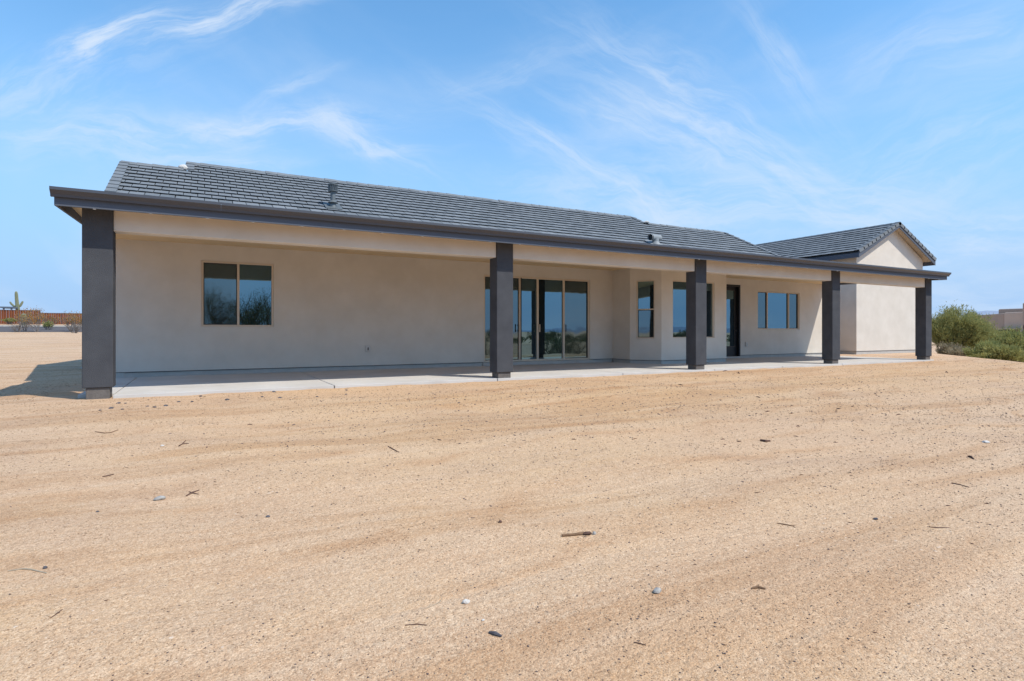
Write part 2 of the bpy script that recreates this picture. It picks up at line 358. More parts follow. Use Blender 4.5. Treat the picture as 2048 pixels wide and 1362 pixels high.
def qmesh(name, V, Fc, m, parent=None):
    """triangle/quad soup from numpy"""
    k = Fc.shape[1]
    me = bpy.data.meshes.new(name); me.vertices.add(len(V)); me.vertices.foreach_set('co', V.astype(np.float32).ravel())
    me.loops.add(Fc.size); me.loops.foreach_set('vertex_index', Fc.ravel().astype(np.int32))
    me.polygons.add(len(Fc)); me.polygons.foreach_set('loop_start', np.arange(0, Fc.size, k, dtype=np.int32)); me.polygons.foreach_set('loop_total', np.full(len(Fc), k, np.int32))
    me.update(); me.validate()
    return link(name, me, m, parent)
# road beyond the yard, on the left (runs roughly parallel to the house)
M['asphalt'] = mat('asphalt', (.125, .115, .118), .95, .1, var=.2, vscale=1, bump=.004, bscale=40)
M['kerb'] = mat('pale_kerb', (.50, .47, .43), .9, .1, var=.15, vscale=1)
def yroad(x): return 69.0
grid('road', np.linspace(-60, 6, 60), np.linspace(70.0, 86.0, 12), lambda X, Y: hgt(X, Y, False)+.03, M['asphalt'])
kb = MB()
for i in range(33):
    x0, x1 = -60+i*2, -58.02+i*2; z = zat(x0, 86.6); kb.box(x0, x1, 86.0, 87.2, z-.2, z+.16)
k = kb.build('kerb', M['kerb']); k['kind'] = 'structure'
# ------------------------------------------------------------------ house
YW, YC, YF = 15.2, 11.0, 10.63
house = empty('house', (11, 15, 0)); tag(house, 'single-storey cream stucco house with grey tiled roof and long covered patio', 'house')
OPEN = {}
def wallpanel(O, d, n, L, z0, z1, ops, thick, name='wall', m=None):
    """boxes round rectangular openings (s0,s1,z0,z1); n = outward normal"""
    O, d, n = Vector(O), Vector(d), Vector(n); b = MB()
    ss = sorted({0, L, *[v for o in ops for v in o[:2]]}); zs = sorted({z0, z1, *[v for o in ops for v in o[2:]]})
    for i in range(len(ss)-1):
        for j in range(len(zs)-1):
            cs, cz = (ss[i]+ss[i+1])/2, (zs[j]+zs[j+1])/2
            if any(o[0] < cs < o[1] and o[2] < cz < o[3] for o in ops): continue
            P = lambda s, z, t: O+d*s+Vector((0, 0, z))-n*t
            b.box8([P(ss[i], zs[j], 0), P(ss[i+1], zs[j], 0), P(ss[i+1], zs[j], thick), P(ss[i], zs[j], thick), P(ss[i], zs[j+1], 0), P(ss[i+1], zs[j+1], 0), P(ss[i+1], zs[j+1], thick), P(ss[i], zs[j+1], thick)])
    return b.build(name, m or M['stucco'], house)
def lbox(b, O, d, n, s0, s1, z0, z1, t0, t1):
    P = lambda s, z, t: O+d*s+Vector((0, 0, z))-n*t
    b.box8([P(s0, z0, t0), P(s1, z0, t0), P(s1, z0, t1), P(s0, z0, t1), P(s0, z1, t0), P(s1, z1, t0), P(s1, z1, t1), P(s0, z1, t1)])
def window(name, O, d, n, op, vs=(), hs=(), screens=(), fw=.045, parent=None, label=None):
    """frame fitted in the opening; vs/hs mullion centres (s or z), panes between"""
    O, d, n = Vector(O), Vector(d), Vector(n); s0, s1, z0, z1 = op; g = .002
    b = MB(); t0, t1 = .025, .11
    lbox(b, O, d, n, s0+g, s0+fw, z0+g, z1-g, t0, t1); lbox(b, O, d, n, s1-fw, s1-g, z0+g, z1-g, t0, t1)
    lbox(b, O, d, n, s0+fw, s1-fw, z1-fw, z1-g, t0, t1); lbox(b, O, d, n, s0+fw, s1-fw, z0+g, z0+fw, t0, t1)
    for v in vs: lbox(b, O, d, n, v-fw*.55, v+fw*.55, z0+fw, z1-fw, t0+.004, t1)
    for h in hs: lbox(b, O, d, n, s0+fw, s1-fw, h-fw*.5, h+fw*.5, t0+.004, t1)
    fr = b.build(name, M['frame'], house, bevel=.004)
    if label: fr['label'] = label
    S = [s0+fw]; E = []
    for v in vs: E.append(v-fw*.55); S.append(v+fw*.55)
    E.append(s1-fw); ZS = [z0+fw]; ZE = []
    for h in hs: ZE.append(h-fw*.5); ZS.append(h+fw*.5)
    ZE.append(z1-fw); k = 0
    for i in range(len(S)):
        for j in range(len(ZS)):
            pb = MB(); lbox(pb, O, d, n, S[i], E[i], ZS[j], ZE[j], .075+.006*(k % 2), .09+.006*(k % 2))
            pb.build('pane', M['glass2'] if k in screens else M['glass'], fr)
            if k in screens:
                bb = MB(); q = .018
                for a in ((S[i], S[i]+q, ZS[j], ZE[j]), (E[i]-q, E[i], ZS[j], ZE[j]), (S[i]+q, E[i]-q, ZS[j], ZS[j]+q), (S[i]+q, E[i]-q, ZE[j]-q, ZE[j])): lbox(bb, O, d, n, *a, .06, .074)
                bb.build('screen_frame', M['bead'], fr)
            k += 1
    return fr
X0W, X1W = -1.72, 23.75
O = Vector((X0W, YW, 0)); D = Vector((1, 0, 0)); NN = Vector((0, -1, 0)); CZ = 3.045
def sx(px): return hitY(px, HY, YW).x-X0W
def zy(px, py, Y=YW): return hitY(px, py, Y).z
w1 = (sx(402.6), sx(547.5), zy(475, 653.5), zy(475, 524))
sld = (sx(967.5), sx(1180), .105, zy(1179, 560))
wr = (sx(1515.5), sx(1599), zy(1556, 659), zy(1556, 583.5))
dr = (17.05-X0W, sx(1481), .07, zy(1466, 569))
ZB = .115    # stucco bottom
wallpanel(O, D, NN, 12.07-X0W, ZB, CZ, [w1, (sld[0], sld[1], ZB, sld[3])], .28)
wallpanel(O+D*(16.1-X0W), D, NN, X1W-16.1, ZB, CZ, [tuple(v-(16.1-X0W) if i < 2 else v for i, v in enumerate(wr)), (dr[0]-(16.1-X0W), dr[1]-(16.1-X0W), ZB, dr[3])], .28)
window('window', O, D, NN, w1, vs=[sx(476.8)], screens=(0,), label='two-pane window left of the patio door')
window('window', O, D, NN, wr, vs=[sx(1535.5)+.02, sx(1579)], screens=(0, 2), label='three-part window at the right end of the wall')
# sliding glass door
sl_s = [sx(1041), sx(1076.8), sx(1129)]
sd = window('sliding_door', O, D, NN, sld, vs=sl_s, screens=(0, 3), fw=.055, label='four-panel sliding glass door with tan frame')
b = MB(); lbox(b, O, D, NN, sld[0]-.03, sld[1]+.18, .004, .1, -.03, .25); b.build('threshold', M['stem'], house)
for s, dx in ((sl_s[1], -.045), (sl_s[1], .045), (sl_s[0], -.09), (sl_s[2], .05)):
    hb = MB(); mm = M['black'] if abs(dx) > .046 else M['frame']
    lbox(hb, O, D, NN, s+dx-.014, s+dx+.014, 1.0, 1.24, -.02, .0); lbox(hb, O, D, NN, s+dx-.01, s+dx+.01, 1.02, 1.05, 0, .03); lbox(hb, O, D, NN, s+dx-.01, s+dx+.01, 1.19, 1.22, 0, .03)
    hb.build('handle', mm, sd, bevel=.004)
b = MB(); lbox(b, O, D, NN, sl_s[0]+.022, sl_s[0]+.04, .16, sld[3]-.04, -.0, .024); b.build('screen_stile', M['black'], sd)
# entry door, recessed
db = MB(); rc = .12
lbox(db, O, D, NN, dr[0]+.002, dr[0]+.07, .02, dr[3]-.002, .004, .26); lbox(db, O, D, NN, dr[1]-.07, dr[1]-.002, .02, dr[3]-.002, .004, .26); lbox(db, O, D, NN, dr[0]+.07, dr[1]-.07, dr[3]-.08, dr[3]-.002, .004, .26)
door = db.build('entry_door', M['door'], house, bevel=.003)
db = MB(); a0, a1, zt = dr[0]+.07, dr[1]-.07, dr[3]-.08
lt = (a0+.13, a1-.13, .46, zt-.14)
for q in ((a0, lt[0], .07, zt), (lt[1], a1, .07, zt), (lt[0], lt[1], .07, lt[2]), (lt[0], lt[1], lt[3], zt)): lbox(db, O, D, NN, *q, rc, rc+.045)
db.build('door_leaf', M['door'], door)
db = MB(); lbox(db, O, D, NN, lt[0], lt[1], lt[2], lt[3], rc+.015, rc+.03); db.build('pane', M['glass'], door)
db = MB(); q = .02
for a in ((lt[0]-q, lt[0], lt[2], lt[3]), (lt[1], lt[1]+q, lt[2], lt[3]), (lt[0]-q, lt[1]+q, lt[2]-q, lt[2]), (lt[0]-q, lt[1]+q, lt[3], lt[3]+q)): lbox(db, O, D, NN, *a, rc-.012, rc-.001)
db.build('glass_bead', M['bead'], door)
db = MB(); hp = O+D*(a1-.06)+Vector((0, 0, 1.05))-NN*rc
db.tube([hp, hp+NN*.06], .028, 12); db.tube([hp+NN*.05, hp+NN*.05-D*.12], .009, 8); db.build('handle', M['black'], door)
db = MB(); db.tube([hp+Vector((0, 0, .16)), hp+Vector((0, 0, .16))+NN*.03], .03, 12); db.build('deadbolt', M['black'], door)
b = MB(); lbox(b, O, D, NN, dr[0]-.02, dr[1]+.02, .004, .065, -.02, .25); b.build('threshold', M['stem'], house)
# bay
B1, B2, B3, B4 = Vector((12.07, 14.33, 0)), Vector((12.63, 13.5, 0)), Vector((15.52, 13.5, 0)), Vector((16.1, 14.33, 0))
def pan(A, B, ops=()):
    d = (B-A); L = d.length; d = d/L; n = Vector((d.y, -d.x, 0)); return A, d, n, L
A, d, n, L = pan(Vector((12.07, YW+.2, 0)), B1); wallpanel(A, d, n, L, ZB, CZ, [], .2)
A, d, n, L = pan(B1, B2)
h0, h1 = hit(1272.5, 560, A, n), hit(1309.3, 560, A, n)
op = ((h0-A).dot(d), (h1-A).dot(d), hit(1290, 677, A, n).z, hit(1290, 560.5, A, n).z)
wallpanel(A, d, n, L, ZB, CZ, [op], .2)
window('window', A, d, n, op, hs=[hit(1290, 618.5, A, n).z], screens=(0,), fw=.035, label='narrow sash window on the slanted bay face')
A, d, n, L = pan(B2, B3)
op = ((hit(1345.5, 600, A, n)-A).dot(d), (hit(1429, 600, A, n)-A).dot(d), hit(1387, 676, A, n).z, hit(1387, 562.5, A, n).z)
wallpanel(A, d, n, L, ZB, CZ, [op], .2)
window('window', A, d, n, op, fw=.035, label='wide single-pane window on the front of the bay')
A, d, n, L = pan(B3, B4); wallpanel(A, d, n, L, ZB, CZ, [], .2)
A, d, n, L = pan(B4, Vector((16.1, YW+.2, 0))); wallpanel(A, d, n, L, ZB, CZ, [], .2)
# stem wall + weep screed
def stem(A, B, z0=-.25, zt=ZB):
    A, d, n, L = pan(Vector(A), Vector(B))
    b = MB(); lbox(b, A, d, n, .0, L, z0, zt-.014, .022, .25); b.build('stem_wall', M['stem'], house)
    b = MB(); lbox(b, A, d, n, -.004, L+.004, zt-.014, zt-.001, -.008, .2); b.build('weep_screed', M['screed'], house)
stem((X0W, YW, 0), (X0W+sld[0]-.03, YW, 0)); stem((X0W+sld[1]+.18, YW, 0), (12.07, YW, 0)); stem((12.07, YW, 0), B1); stem(B1, B2); stem(B2, B3); stem(B3, B4); stem(B4, (16.1, YW, 0)); stem((16.1, YW, 0), (X0W+dr[0]-.02, YW, 0)); stem((X0W+dr[1]+.02, YW, 0), (X1W, YW, 0)); stem((X0W, 24.6, 0), (X0W, YW, 0))
# outlets
for px, py in ((735, 697), (1492, 688)):
    p = hitY(px, py, YW); b = MB(); b.box(p.x-.055, p.x+.055, YW-.05, YW-.001, p.z-.085, p.z+.085)
    o_ = b.build('outlet_cover', M['outlet'], house, bevel=.008)
    b = MB(); b.box(p.x-.012, p.x+.018, YW-.056, YW-.0505, p.z-.045, p.z+.03); b.build('outlet_flap', M['bead'] if px < 800 else M['stem'], o_)
# solid body behind the front wall, with gable ends
YE, ZE, P = 14.6, 3.2, .5               # tile eave line and pitch
def zr(Y): return ZE+P*(Y-YE)
YR1, YR2 = 19.9, 20.75
XL, XR, XH0, XH1 = -2.0, 22.8, -.36, 17.65
b = MB()
b.prism([(X0W, YW+.28, -.1), (X0W, 24.6, -.1), (X0W, 24.6, 3.2), (X0W, YR1, zr(YR1)-.35), (X0W, YW+.28, 3.2)], (22.3-X0W, 0, 0))
b.box(22.3, X1W, YW+.28, 19.5, -.1, 3.05)
b.prism([(0, 24.6, -.1), (0, 26.3, -.1), (0, 26.3, 3.2), (0, YR2, zr(YR2)-.36), (0, 20.2, zr(20.2)-.36), (0, 20.2, 3)], (17.3, 0, 0))
b.build('wall', M['stucco'], house)
# porch: beam, ceiling, soffit, deck
XA, XB = -1.89, 23.5
colX = [(-.1463, -.1111), (.5099, .5454), (1.0443, 1.0820), (1.5795, 1.618), (2.0773, 2.1145)]
cols = [((a+c)/2*YC, ) for a, c in colX]; CW = .2
cxs = [c[0] for c in cols]
for i in range(4):
    b = MB(); b.box(cxs[i]+CW+.001, cxs[i+1]-CW-.001, YC+.035, YC+.31, 2.605, CZ-.001); b.build('beam', M['stucco'], house, bevel=.012)
b = MB(); b.box(XA+.035, XB-.035, YF+.035, YW+.29, CZ, CZ+.03); b.build('porch_ceiling', M['ceiling'], house)
b = MB(); b.prism([(XA+.035, YF+.035, CZ+.031), (XA+.035, YF+.035, 3.085), (XA+.035, YW+.3, 3.28), (XA+.035, YW+.3, CZ+.031)], (XB-XA-.07, 0, 0)); b.build('porch_roof', M['deck'], house)
# fascia in board lengths
fx = [XA, 2.1, 7.0, 11.9, 16.6, 20.2, XB]
for i in range(6):
    b = MB(); b.box(fx[i]+(.0015 if i else 0), fx[i+1]-.0015, YF, YF+.034, 2.865, 3.10); b.build('fascia_board', M['trim'], house)
for x0, x1 in ((XA, XA+.034), (XB-.034, XB)):
    b = MB(); b.prism([(x0, YF+.035, 2.866), (x0, YF+.035, 3.10), (x0, YW+.6, 3.30), (x0, YW+.6, 2.98), (x0, 12.9, 2.95)], (x1-x0, 0, 0)); b.build('rake_board', M['trim'], house)
# K-style gutter
prof = [(YF-.001, 2.985), (YF-.06, 2.985), (YF-.068, 3.02), (YF-.10, 3.055), (YF-.125, 3.075), (YF-.125, 3.118), (YF-.115, 3.118), (YF-.113, 3.085), (YF-.06, 3.03), (YF-.055, 3.0), (YF-.001, 3.0)]
gx = [XA-.03, 0.3, 12.2, XB+.02]
for i in range(3):
    b = MB(); b.prism([(gx[i]+(.002 if i else 0), y, z) for y, z in prof], (gx[i+1]-gx[i]-.004, 0, 0)); g_ = b.build('gutter', M['gutter'], house)
    if i in (0, 2):
        xe = gx[i] if i == 0 else gx[3]-.004
        b = MB(); b.prism([(xe-.004, y, z) for y, z in ((YF-.001, 2.983), (YF-.062, 2.983), (YF-.07, 3.02), (YF-.127, 3.075), (YF-.127, 3.12), (YF-.001, 3.12))], (.004, 0, 0)); b.build('end_cap', M['gutter'], g_)
# small fixing tabs under the fascia edge
b = MB()
for i in range(34):
    x = XA+.5+i*.74+random.uniform(-.05, .05); b.box(x-.018, x+.018, YF+.004, YF+.03, 2.855, 2.8645)
t_ = b.build('soffit_clip', M['stem'], house); t_['kind'] = 'stuff'
# columns
for i, x in enumerate(cxs):
    b = MB(); b.box(x-CW, x+CW, YC, YC+.355, .125, CZ-.002); c_ = b.build('column', M['column'], house, bevel=.012)
    b = MB(); b.box(x-CW+.045, x+CW-.045, YC+.03, YC+.33, -.3, .124); b.build('pedestal', M['ped'], c_, bevel=.01)
# ------------------------------------------------------------------ tiled roofs
TW, TE, TL, TH = .33, .36, .43, .015
CA, SA = 1/math.hypot(1, P), P/math.hypot(1, P)
def tilemesh(seed):
    r = random.Random(seed); g = .009
    j = [r.uniform(-.006, .006) for _ in range(4)]
    n0, n1 = .068, .022
    b = MB(); k = 4
    v = lambda x, s, n: (x, s*CA-n*SA, s*SA+n*CA)
    # ragged lower edge
    xs = [-TW/2+g+i*(TW-2*g)/k for i in range(k+1)]; js = [r.uniform(-.007, .007) for _ in xs]
    top = [v(x, js[i], n0+r.uniform(-.002, .002)) for i, x in enumerate(xs)]; bot = [v(x, js[i]+.004, n0-TH) for i, x in enumerate(xs)]
    bk = [v(xs[-1], TL, n1), v(xs[0], TL, n1)]; bb = [v(xs[-1], TL, n1-.02), v(xs[0], TL, n1-.02)]
    b.poly(top+bk); n = k+1
    for i in range(k): b.poly([bot[i], bot[i+1], top[i+1], top[i]])
    b.poly([bot[0], top[0], bk[1], bb[1]]); b.poly([top[-1], bot[-1], bb[0], bk[0]]); 
    return b
TM = []
for s in range(5):
    tb = tilemesh(s); me = bpy.data.meshes.new('roof_tile'); me.from_pydata(tb.v, [], tb.f); me.materials.append(M['tile']); TM.append((tb, me))
# deck bodies
b = MB()
T = .1
def gable(b, x0, x1, ye, yr, yb, zoff=0):
    b.prism([(x0, ye, zr(ye)), (x0, yr, zr(yr)), (x0, yb, zr(ye)), (x0, yb, zr(ye)-.05), (x0, yr, zr(yr)-.22), (x0, ye+.2, zr(ye)-.05), (x0, ye, zr(ye)-.05)], (x1-x0, 0, 0))
gable(b, XL+.03, XR-.03, YE, YR1, 2*YR1-YE)
b.prism([(XH0+.03, 19.95, zr(19.95)-.004), (XH0+.03, YR2, zr(YR2)), (XH0+.03, 2*YR2-YE, ZE), (XH0+.03, 2*YR2-YE, ZE-.2), (XH0+.03, YR2, zr(YR2)-.22), (XH0+.03, 19.95, zr(19.95)-.22)], (XH1-XH0-.06, 0, 0))
roof = b.build('roof', M['deck'], house)
# tile field
cand = []
nrow = int((YR2-YE)/CA/TE)
for r in range(nrow+1):
    s = r*TE+.02; Yc = YE+s*CA
    ytop = Yc+TL*CA*.8
    off = (r % 2)*.5*TW+random.uniform(-.01, .01)
    n = int((XR-XL)/TW)+2
    for i in range(n):
        x = XL+.12+off+i*TW
        if x > XR-.1 or x < XL+.1: continue
        lim = YR2 if XH0+.1 < x < XH1-.1 else YR1
        if ytop > lim+.12: continue
        cand.append((x, s, Yc))
def tpos(x, s): return Vector((x+random.uniform(-.003, .003), YE+s*CA+random.uniform(-.006, .006), ZE+s*SA+random.uniform(0, .003)))
vis = sorted([c for c in cand if c[2] > 17.05], key=lambda c: c[0]*1.0-c[2]*.25)[:300]
vs_ = set(vis); vv, ff = [], []
for c in cand:
    p = tpos(c[0], c[1]); k = random.randrange(5)
    if c in vs_:
        o_ = bpy.data.objects.new('roof_tile', TM[k][1]); COL.objects.link(o_); o_.parent = roof; o_.matrix_parent_inverse = wpos(roof).inverted(); o_.location = p
    else:
        b0 = len(vv); vv += [(v[0]+p.x, v[1]+p.y, v[2]+p.z) for v in TM[k][0].v]; ff += [tuple(i+b0 for i in f) for f in TM[k][0].f]
me = bpy.data.meshes.new('tile_field'); me.from_pydata(vv, [], ff); o_ = link('tile_field', me, M['tile'], roof); o_['kind'] = 'stuff'
def ridgecap(L_=.42, wd=.13):
    """inverted V cap along +X, local"""
    b = MB(); h = .065
    pr = lambda x, e: [(x, -wd-e, -h), (x, -.03, .028+e), (x, .03, .028+e), (x, wd+e, -h), (x, wd+e-.02, -h-.012), (x, 0, .0+e), (x, -wd-e+.02, -h-.012)]
    a, c = pr(0, .008), pr(L_, -.004); b.v = a+c; n = 7
    b.f = [tuple(range(n-1, -1, -1)), tuple(range(n, 2*n))]+[(i, (i+1) % n, n+(i+1) % n, n+i) for i in range(n)]
    return b.mesh('ridge_tile')
RM = ridgecap(); RM.materials.append(M['tile'])
def ridge(x0, x1, Y, z, par=None, step=.38):
    x = x0
    while x < x1-.2:
        o_ = bpy.data.objects.new('ridge_tile', RM); COL.objects.link(o_); o_.parent = par or roof; o_.matrix_parent_inverse = wpos(o_.parent).inverted(); o_.location = (x, Y+random.uniform(-.008, .008), z+.055+random.uniform(-.006, .01)); o_.rotation_euler = (random.uniform(-.02, .02), random.uniform(-.012, .012), random.uniform(-.01, .01)); x += step
ridge(XL+.0, XH0-.12, YR1, zr(YR1)); ridge(XH0-.02, XH1, YR2, zr(YR2)); ridge(XH1+.1, XR, YR1, zr(YR1))
def rakes(x, ye, yr, side, par, zf=zr, step=.36):
    s = 0; S = (yr-ye)/CA
    while s < S-.05:
        b = MB(); xa, xb = (x-.03, x+.2) if side < 0 else (x-.2, x+.03)
        v = lambda X, q, n: (X, q*CA-n*SA, q*SA+n*CA)
        e = min(.42, S-s+.05)
        b.box8([v(xa-x, 0, .06), v(xb-x, 0, .06), v(xb-x, e, .04), v(xa-x, e, .04), v(xa-x, 0, .09), v(xb-x, 0, .09), v(xb-x, e, .065), v(xa-x, e, .065)])
        q = -.03 if side < 0 else .03
        b.box8([v(q*1.0-.012, .002, -.10), v(q+.012, .002, -.10), v(q+.012, e-.002, -.12), v(q-.012, e-.002, -.12), v(q-.012, .002, .0595), v(q+.012, .002, .0595), v(q+.012, e-.002, .0395), v(q-.012, e-.002, .0395)])
        b.build('rake_tile', M['tile'], par, loc=None).location = (x, ye+s*CA, zf(ye)+s*SA); s += step
rakes(XL, YE, YR1, -1, roof); rakes(XR, YE, YR1, 1, roof); rakes(XH0, YR1, YR2, -1, roof); rakes(XH1, YR1, YR2, 1, roof)
def lump(name, p, r, m, parent=None, seed=0, flat=.6, sub=2):
    bm = bmesh.new(); bmesh.ops.create_icosphere(bm, subdivisions=sub, radius=1); rr = random.Random(seed)
    ax = [Vector((rr.uniform(-1, 1), rr.uniform(-1, 1), rr.uniform(-1, 1))).normalized() for _ in range(9)]; lv = [rr.uniform(.55, .95) for _ in ax]
    for v in bm.verts:
        for a, l in zip(ax, lv):
            dd = v.co.dot(a)
            if dd > l: v.co -= a*(dd-l)
        v.co *= 1+rr.uniform(-.05, .05)
        v.co = Vector((v.co.x*r[0], v.co.y*r[1], v.co.z*r[2]))
    me = bpy.data.meshes.new(name); bm.to_mesh(me); bm.free()
    o_ = link(name, me, m, parent); o_.location = p; return o_
lump('ridge_mortar', (XH0-.1, YR1+.02, zr(YR1)+.10), (.14, .12, .10), M['mortar'], roof, 3)
lump('ridge_mortar', (XH1+.12, YR1+.1, zr(YR1)+.13), (.2, .12, .07), M['mortar'], roof, 5)
# ------------------------------------------------------------------ wing
WX0, WX1, WXC, WY, WYR = 27.13, 32.93, 30.03, 16.0, 15.62
EZ, RZ = 4.72, 6.30
wb = MB(); wb.prism([(WX0, WY, .1), (WX1, WY, .1), (WX1, WY, 4.72), (WXC, WY, 4.72+(WXC-WX0)*.52), (WX0, WY, 4.72)], (0, 14, 0)); wb.build('wall', M['stucco'], house).__setitem__('label', 'tall sunlit gable wall of the right wing')
wb = MB(); wb.box(WX0+.02, WX1-.02, WY+.02, WY+13.9, -2.5, .089); wb.build('stem_wall', M['stem'], house)
wb = MB(); wb.box(WX0-.006, WX1+.006, WY-.006, WY+13.9, .089, .0995); wb.build('weep_screed', M['screed'], house)
PW = (RZ-EZ)/(WXC-26.68)
wb = MB(); xe0, xe1 = 26.68, 33.38
ezf = lambda x: RZ-abs(x-WXC)*PW
wb.prism([(xe0, WYR+.03, EZ), (WXC, WYR+.03, RZ), (xe1, WYR+.03, EZ), (xe1, WYR+.03, EZ-.05), (WXC, WYR+.03, RZ-.06), (xe0, WYR+.03, EZ-.05)], (0, 14.6, 0))
wroof = wb.build('roof', M['deck'], house)
wb = MB(); wb.prism([(xe0+.03, WYR+.035, EZ-.051), (WXC, WYR+.035, RZ-.061), (xe1-.03, WYR+.035, EZ-.051), (xe1-.03, WYR+.035, EZ-.07), (WXC, WYR+.035, RZ-.08), (xe0+.03, WYR+.035, EZ-.07)], (0, 14.5, 0)); wb.build('soffit', M['wing_soffit'], wroof)
for sg in (-1, 1):   # barge boards and eave fascias
    xe = xe0 if sg < 0 else xe1
    wb = MB(); wb.prism([(xe, WYR, EZ-.28), (xe, WYR, EZ-.01), (WXC, WYR, RZ-.01), (WXC, WYR, RZ-.20)], (0, .028, 0)); wb.build('barge_board', M['trim'], wroof)
    wb = MB(); x0, x1 = (xe, xe+.03) if sg < 0 else (xe-.03, xe); wb.box(x0, x1, WYR+.029, WYR+14.5, EZ-.27, EZ-.052); wb.build('fascia_board', M['trim'], wroof)
CA2 = 1/math.hypot(1, PW); SA2 = PW*CA2
vv, ff = [], []
SL = (WXC-xe0)/CA2
for sg in (-1, 1):
    r = 0
    while r*TE < SL-.1:
        s = r*TE
        for i in range(int(14.3/TW)):
            y = WYR+.24+(r % 2)*TW/2+i*TW; tb = TM[random.randrange(5)][0]; b0 = len(vv)
            jj = random.uniform(-.005, .005)
            for q in tb.v:
                # recover slope coords from the template
                ss = q[1]*CA+q[2]*SA; nn = -q[1]*SA+q[2]*CA
                S_ = min(s+ss+jj, SL+.02)
                X_ = S_*CA2-nn*SA2; Z_ = S_*SA2+nn*CA2
                vv.append((xe0+X_ if sg < 0 else xe1-X_, y+(q[0] if sg < 0 else -q[0]), EZ+Z_))
            ff += [tuple(k+b0 for k in f) for f in tb.f]
        r += 1
me = bpy.data.meshes.new('tile_field'); me.from_pydata(vv, [], ff); o_ = link('tile_field', me, M['tile'], wroof); o_['kind'] = 'stuff'
for sg in (-1, 1):   # rake tiles on the gable
    s = 0
    while s < SL-.06:
        e = min(.43, SL-s+.06); y0, y1 = WYR-.035, WYR+.2
        def v(S_, y, n): return ((xe0+S_*CA2-n*SA2) if sg < 0 else (xe1-S_*CA2+n*SA2), y, EZ+S_*SA2+n*CA2)
        b = MB(); b.box8([v(s, y0, .065), v(s+e, y0, .04), v(s+e, y1, .04), v(s, y1, .065), v(s, y0, .10), v(s+e, y0, .07), v(s+e, y1, .07), v(s, y1, .10)])
        b.box8([v(s+.002, y0, -.06), v(s+e-.002, y0, -.08), v(s+e-.002, y0+.024, -.08), v(s+.002, y0+.024, -.06), v(s+.002, y0, .0645), v(s+e-.002, y0, .0395), v(s+e-.002, y0+.024, .0395), v(s+.002, y0+.024, .0645)])
        b.build('rake_tile', M['tile'], wroof); s += TE
y = WYR-.03
while y < WYR+14:
    o_ = bpy.data.objects.new('ridge_tile', RM); COL.objects.link(o_); o_.parent = wroof; o_.matrix_parent_inverse = wpos(wroof).inverted(); o_.location = (WXC, y, RZ+.05); o_.rotation_euler = (0, random.uniform(-.01, .01), math.pi/2); y += .38
# link between the two volumes
b = MB(); b.box(X1W+.0, WX0, 19.2, 24, -.1, 3.05); b.build('wall', M['stucco'], house)
b = MB(); b.prism([(XR+.02, YW+.31, 3.10), (WX0-.01, 19.0, 3.10), (WX0-.01, 24.5, 3.10), (XR+.02, 24.5, 3.10)], (0, 0, .15)); b.build('link_roof', M['deck'], house)
# ------------------------------------------------------------------ roof vents
nrm = Vector((0, -SA, CA))
def onroof(px, py): return hit(px, py, (0, YE, ZE+.05), nrm)
p = onroof(666, 415); k = p.y
b = MB(); b.box8([(p.x-.24, p.y-.2, p.z-.075), (p.x+.24, p.y-.2, p.z-.075), (p.x+.24, p.y+.26, p.z+.155), (p.x-.24, p.y+.26, p.z+.155), (p.x-.24, p.y-.2, p.z-.055), (p.x+.24, p.y-.2, p.z-.055), (p.x+.24, p.y+.26, p.z+.175), (p.x-.24, p.y+.26, p.z+.175)])
vt = b.build('flue_vent', M['vent'], house); vt['label'] = 'upright flue pipe with louvred cap on the roof'
b = MB(); b.lathe([(.11, -.05), (.09, .08), (.075, .11), (.075, .52)], p, 20); b.build('pipe', M['vent'], vt, smooth=False)
b = MB(); b.lathe([(.08, .12), (.15, .135), (.08, .20)], p, 20); b.build('storm_collar', M['vent'], vt)
b = MB(); b.lathe([(.09, .46), (.14, .47), (.14, .485), (.10, .49), (.10, .65), (.15, .655), (.15, .68), (.09, .70), (0, .705)], p, 20)
for i in range(14):
    a = i/14*2*math.pi; q = p+Vector((math.cos(a)*.128, math.sin(a)*.128, .485)); b.tube([q, q+Vector((0, 0, .17))], .014, 4)
b.build('cap', M['vent'], vt)
p = onroof(1311, 489)
b = MB(); b.box8([(p.x-.3, p.y-.2, p.z-.075), (p.x+.3, p.y-.2, p.z-.075), (p.x+.3, p.y+.3, p.z+.175), (p.x-.3, p.y+.3, p.z+.175), (p.x-.3, p.y-.2, p.z-.055), (p.x+.3, p.y-.2, p.z-.055), (p.x+.3, p.y+.3, p.z+.195), (p.x-.3, p.y+.3, p.z+.195)])
vt = b.build('hooded_vent', M['vent2'], house); vt['label'] = 'pale hooded vent pipe low on the roof'
b = MB(); b.lathe([(.21, -.03), (.17, .04), (.13, .10), (.125, .24)], p, 18); b.build('pipe', M['vent2'], vt)
b = MB(); A_ = p+Vector((-.34, -.07, .25)); B_ = p+Vector((.28, .08, .28))
b.tube([A_, B_], .12, 20, cap=False); b.tube([B_, B_+Vector((.01, 0, 0))], [.12, .02], 20); b.build('hood', M['vent2'], vt, smooth=True)
b = MB(); b.tube([A_+Vector((.06, 0, 0)), A_+Vector((.08, 0, 0))], .116, 20); b.build('hood_screen', M['deck'], vt)
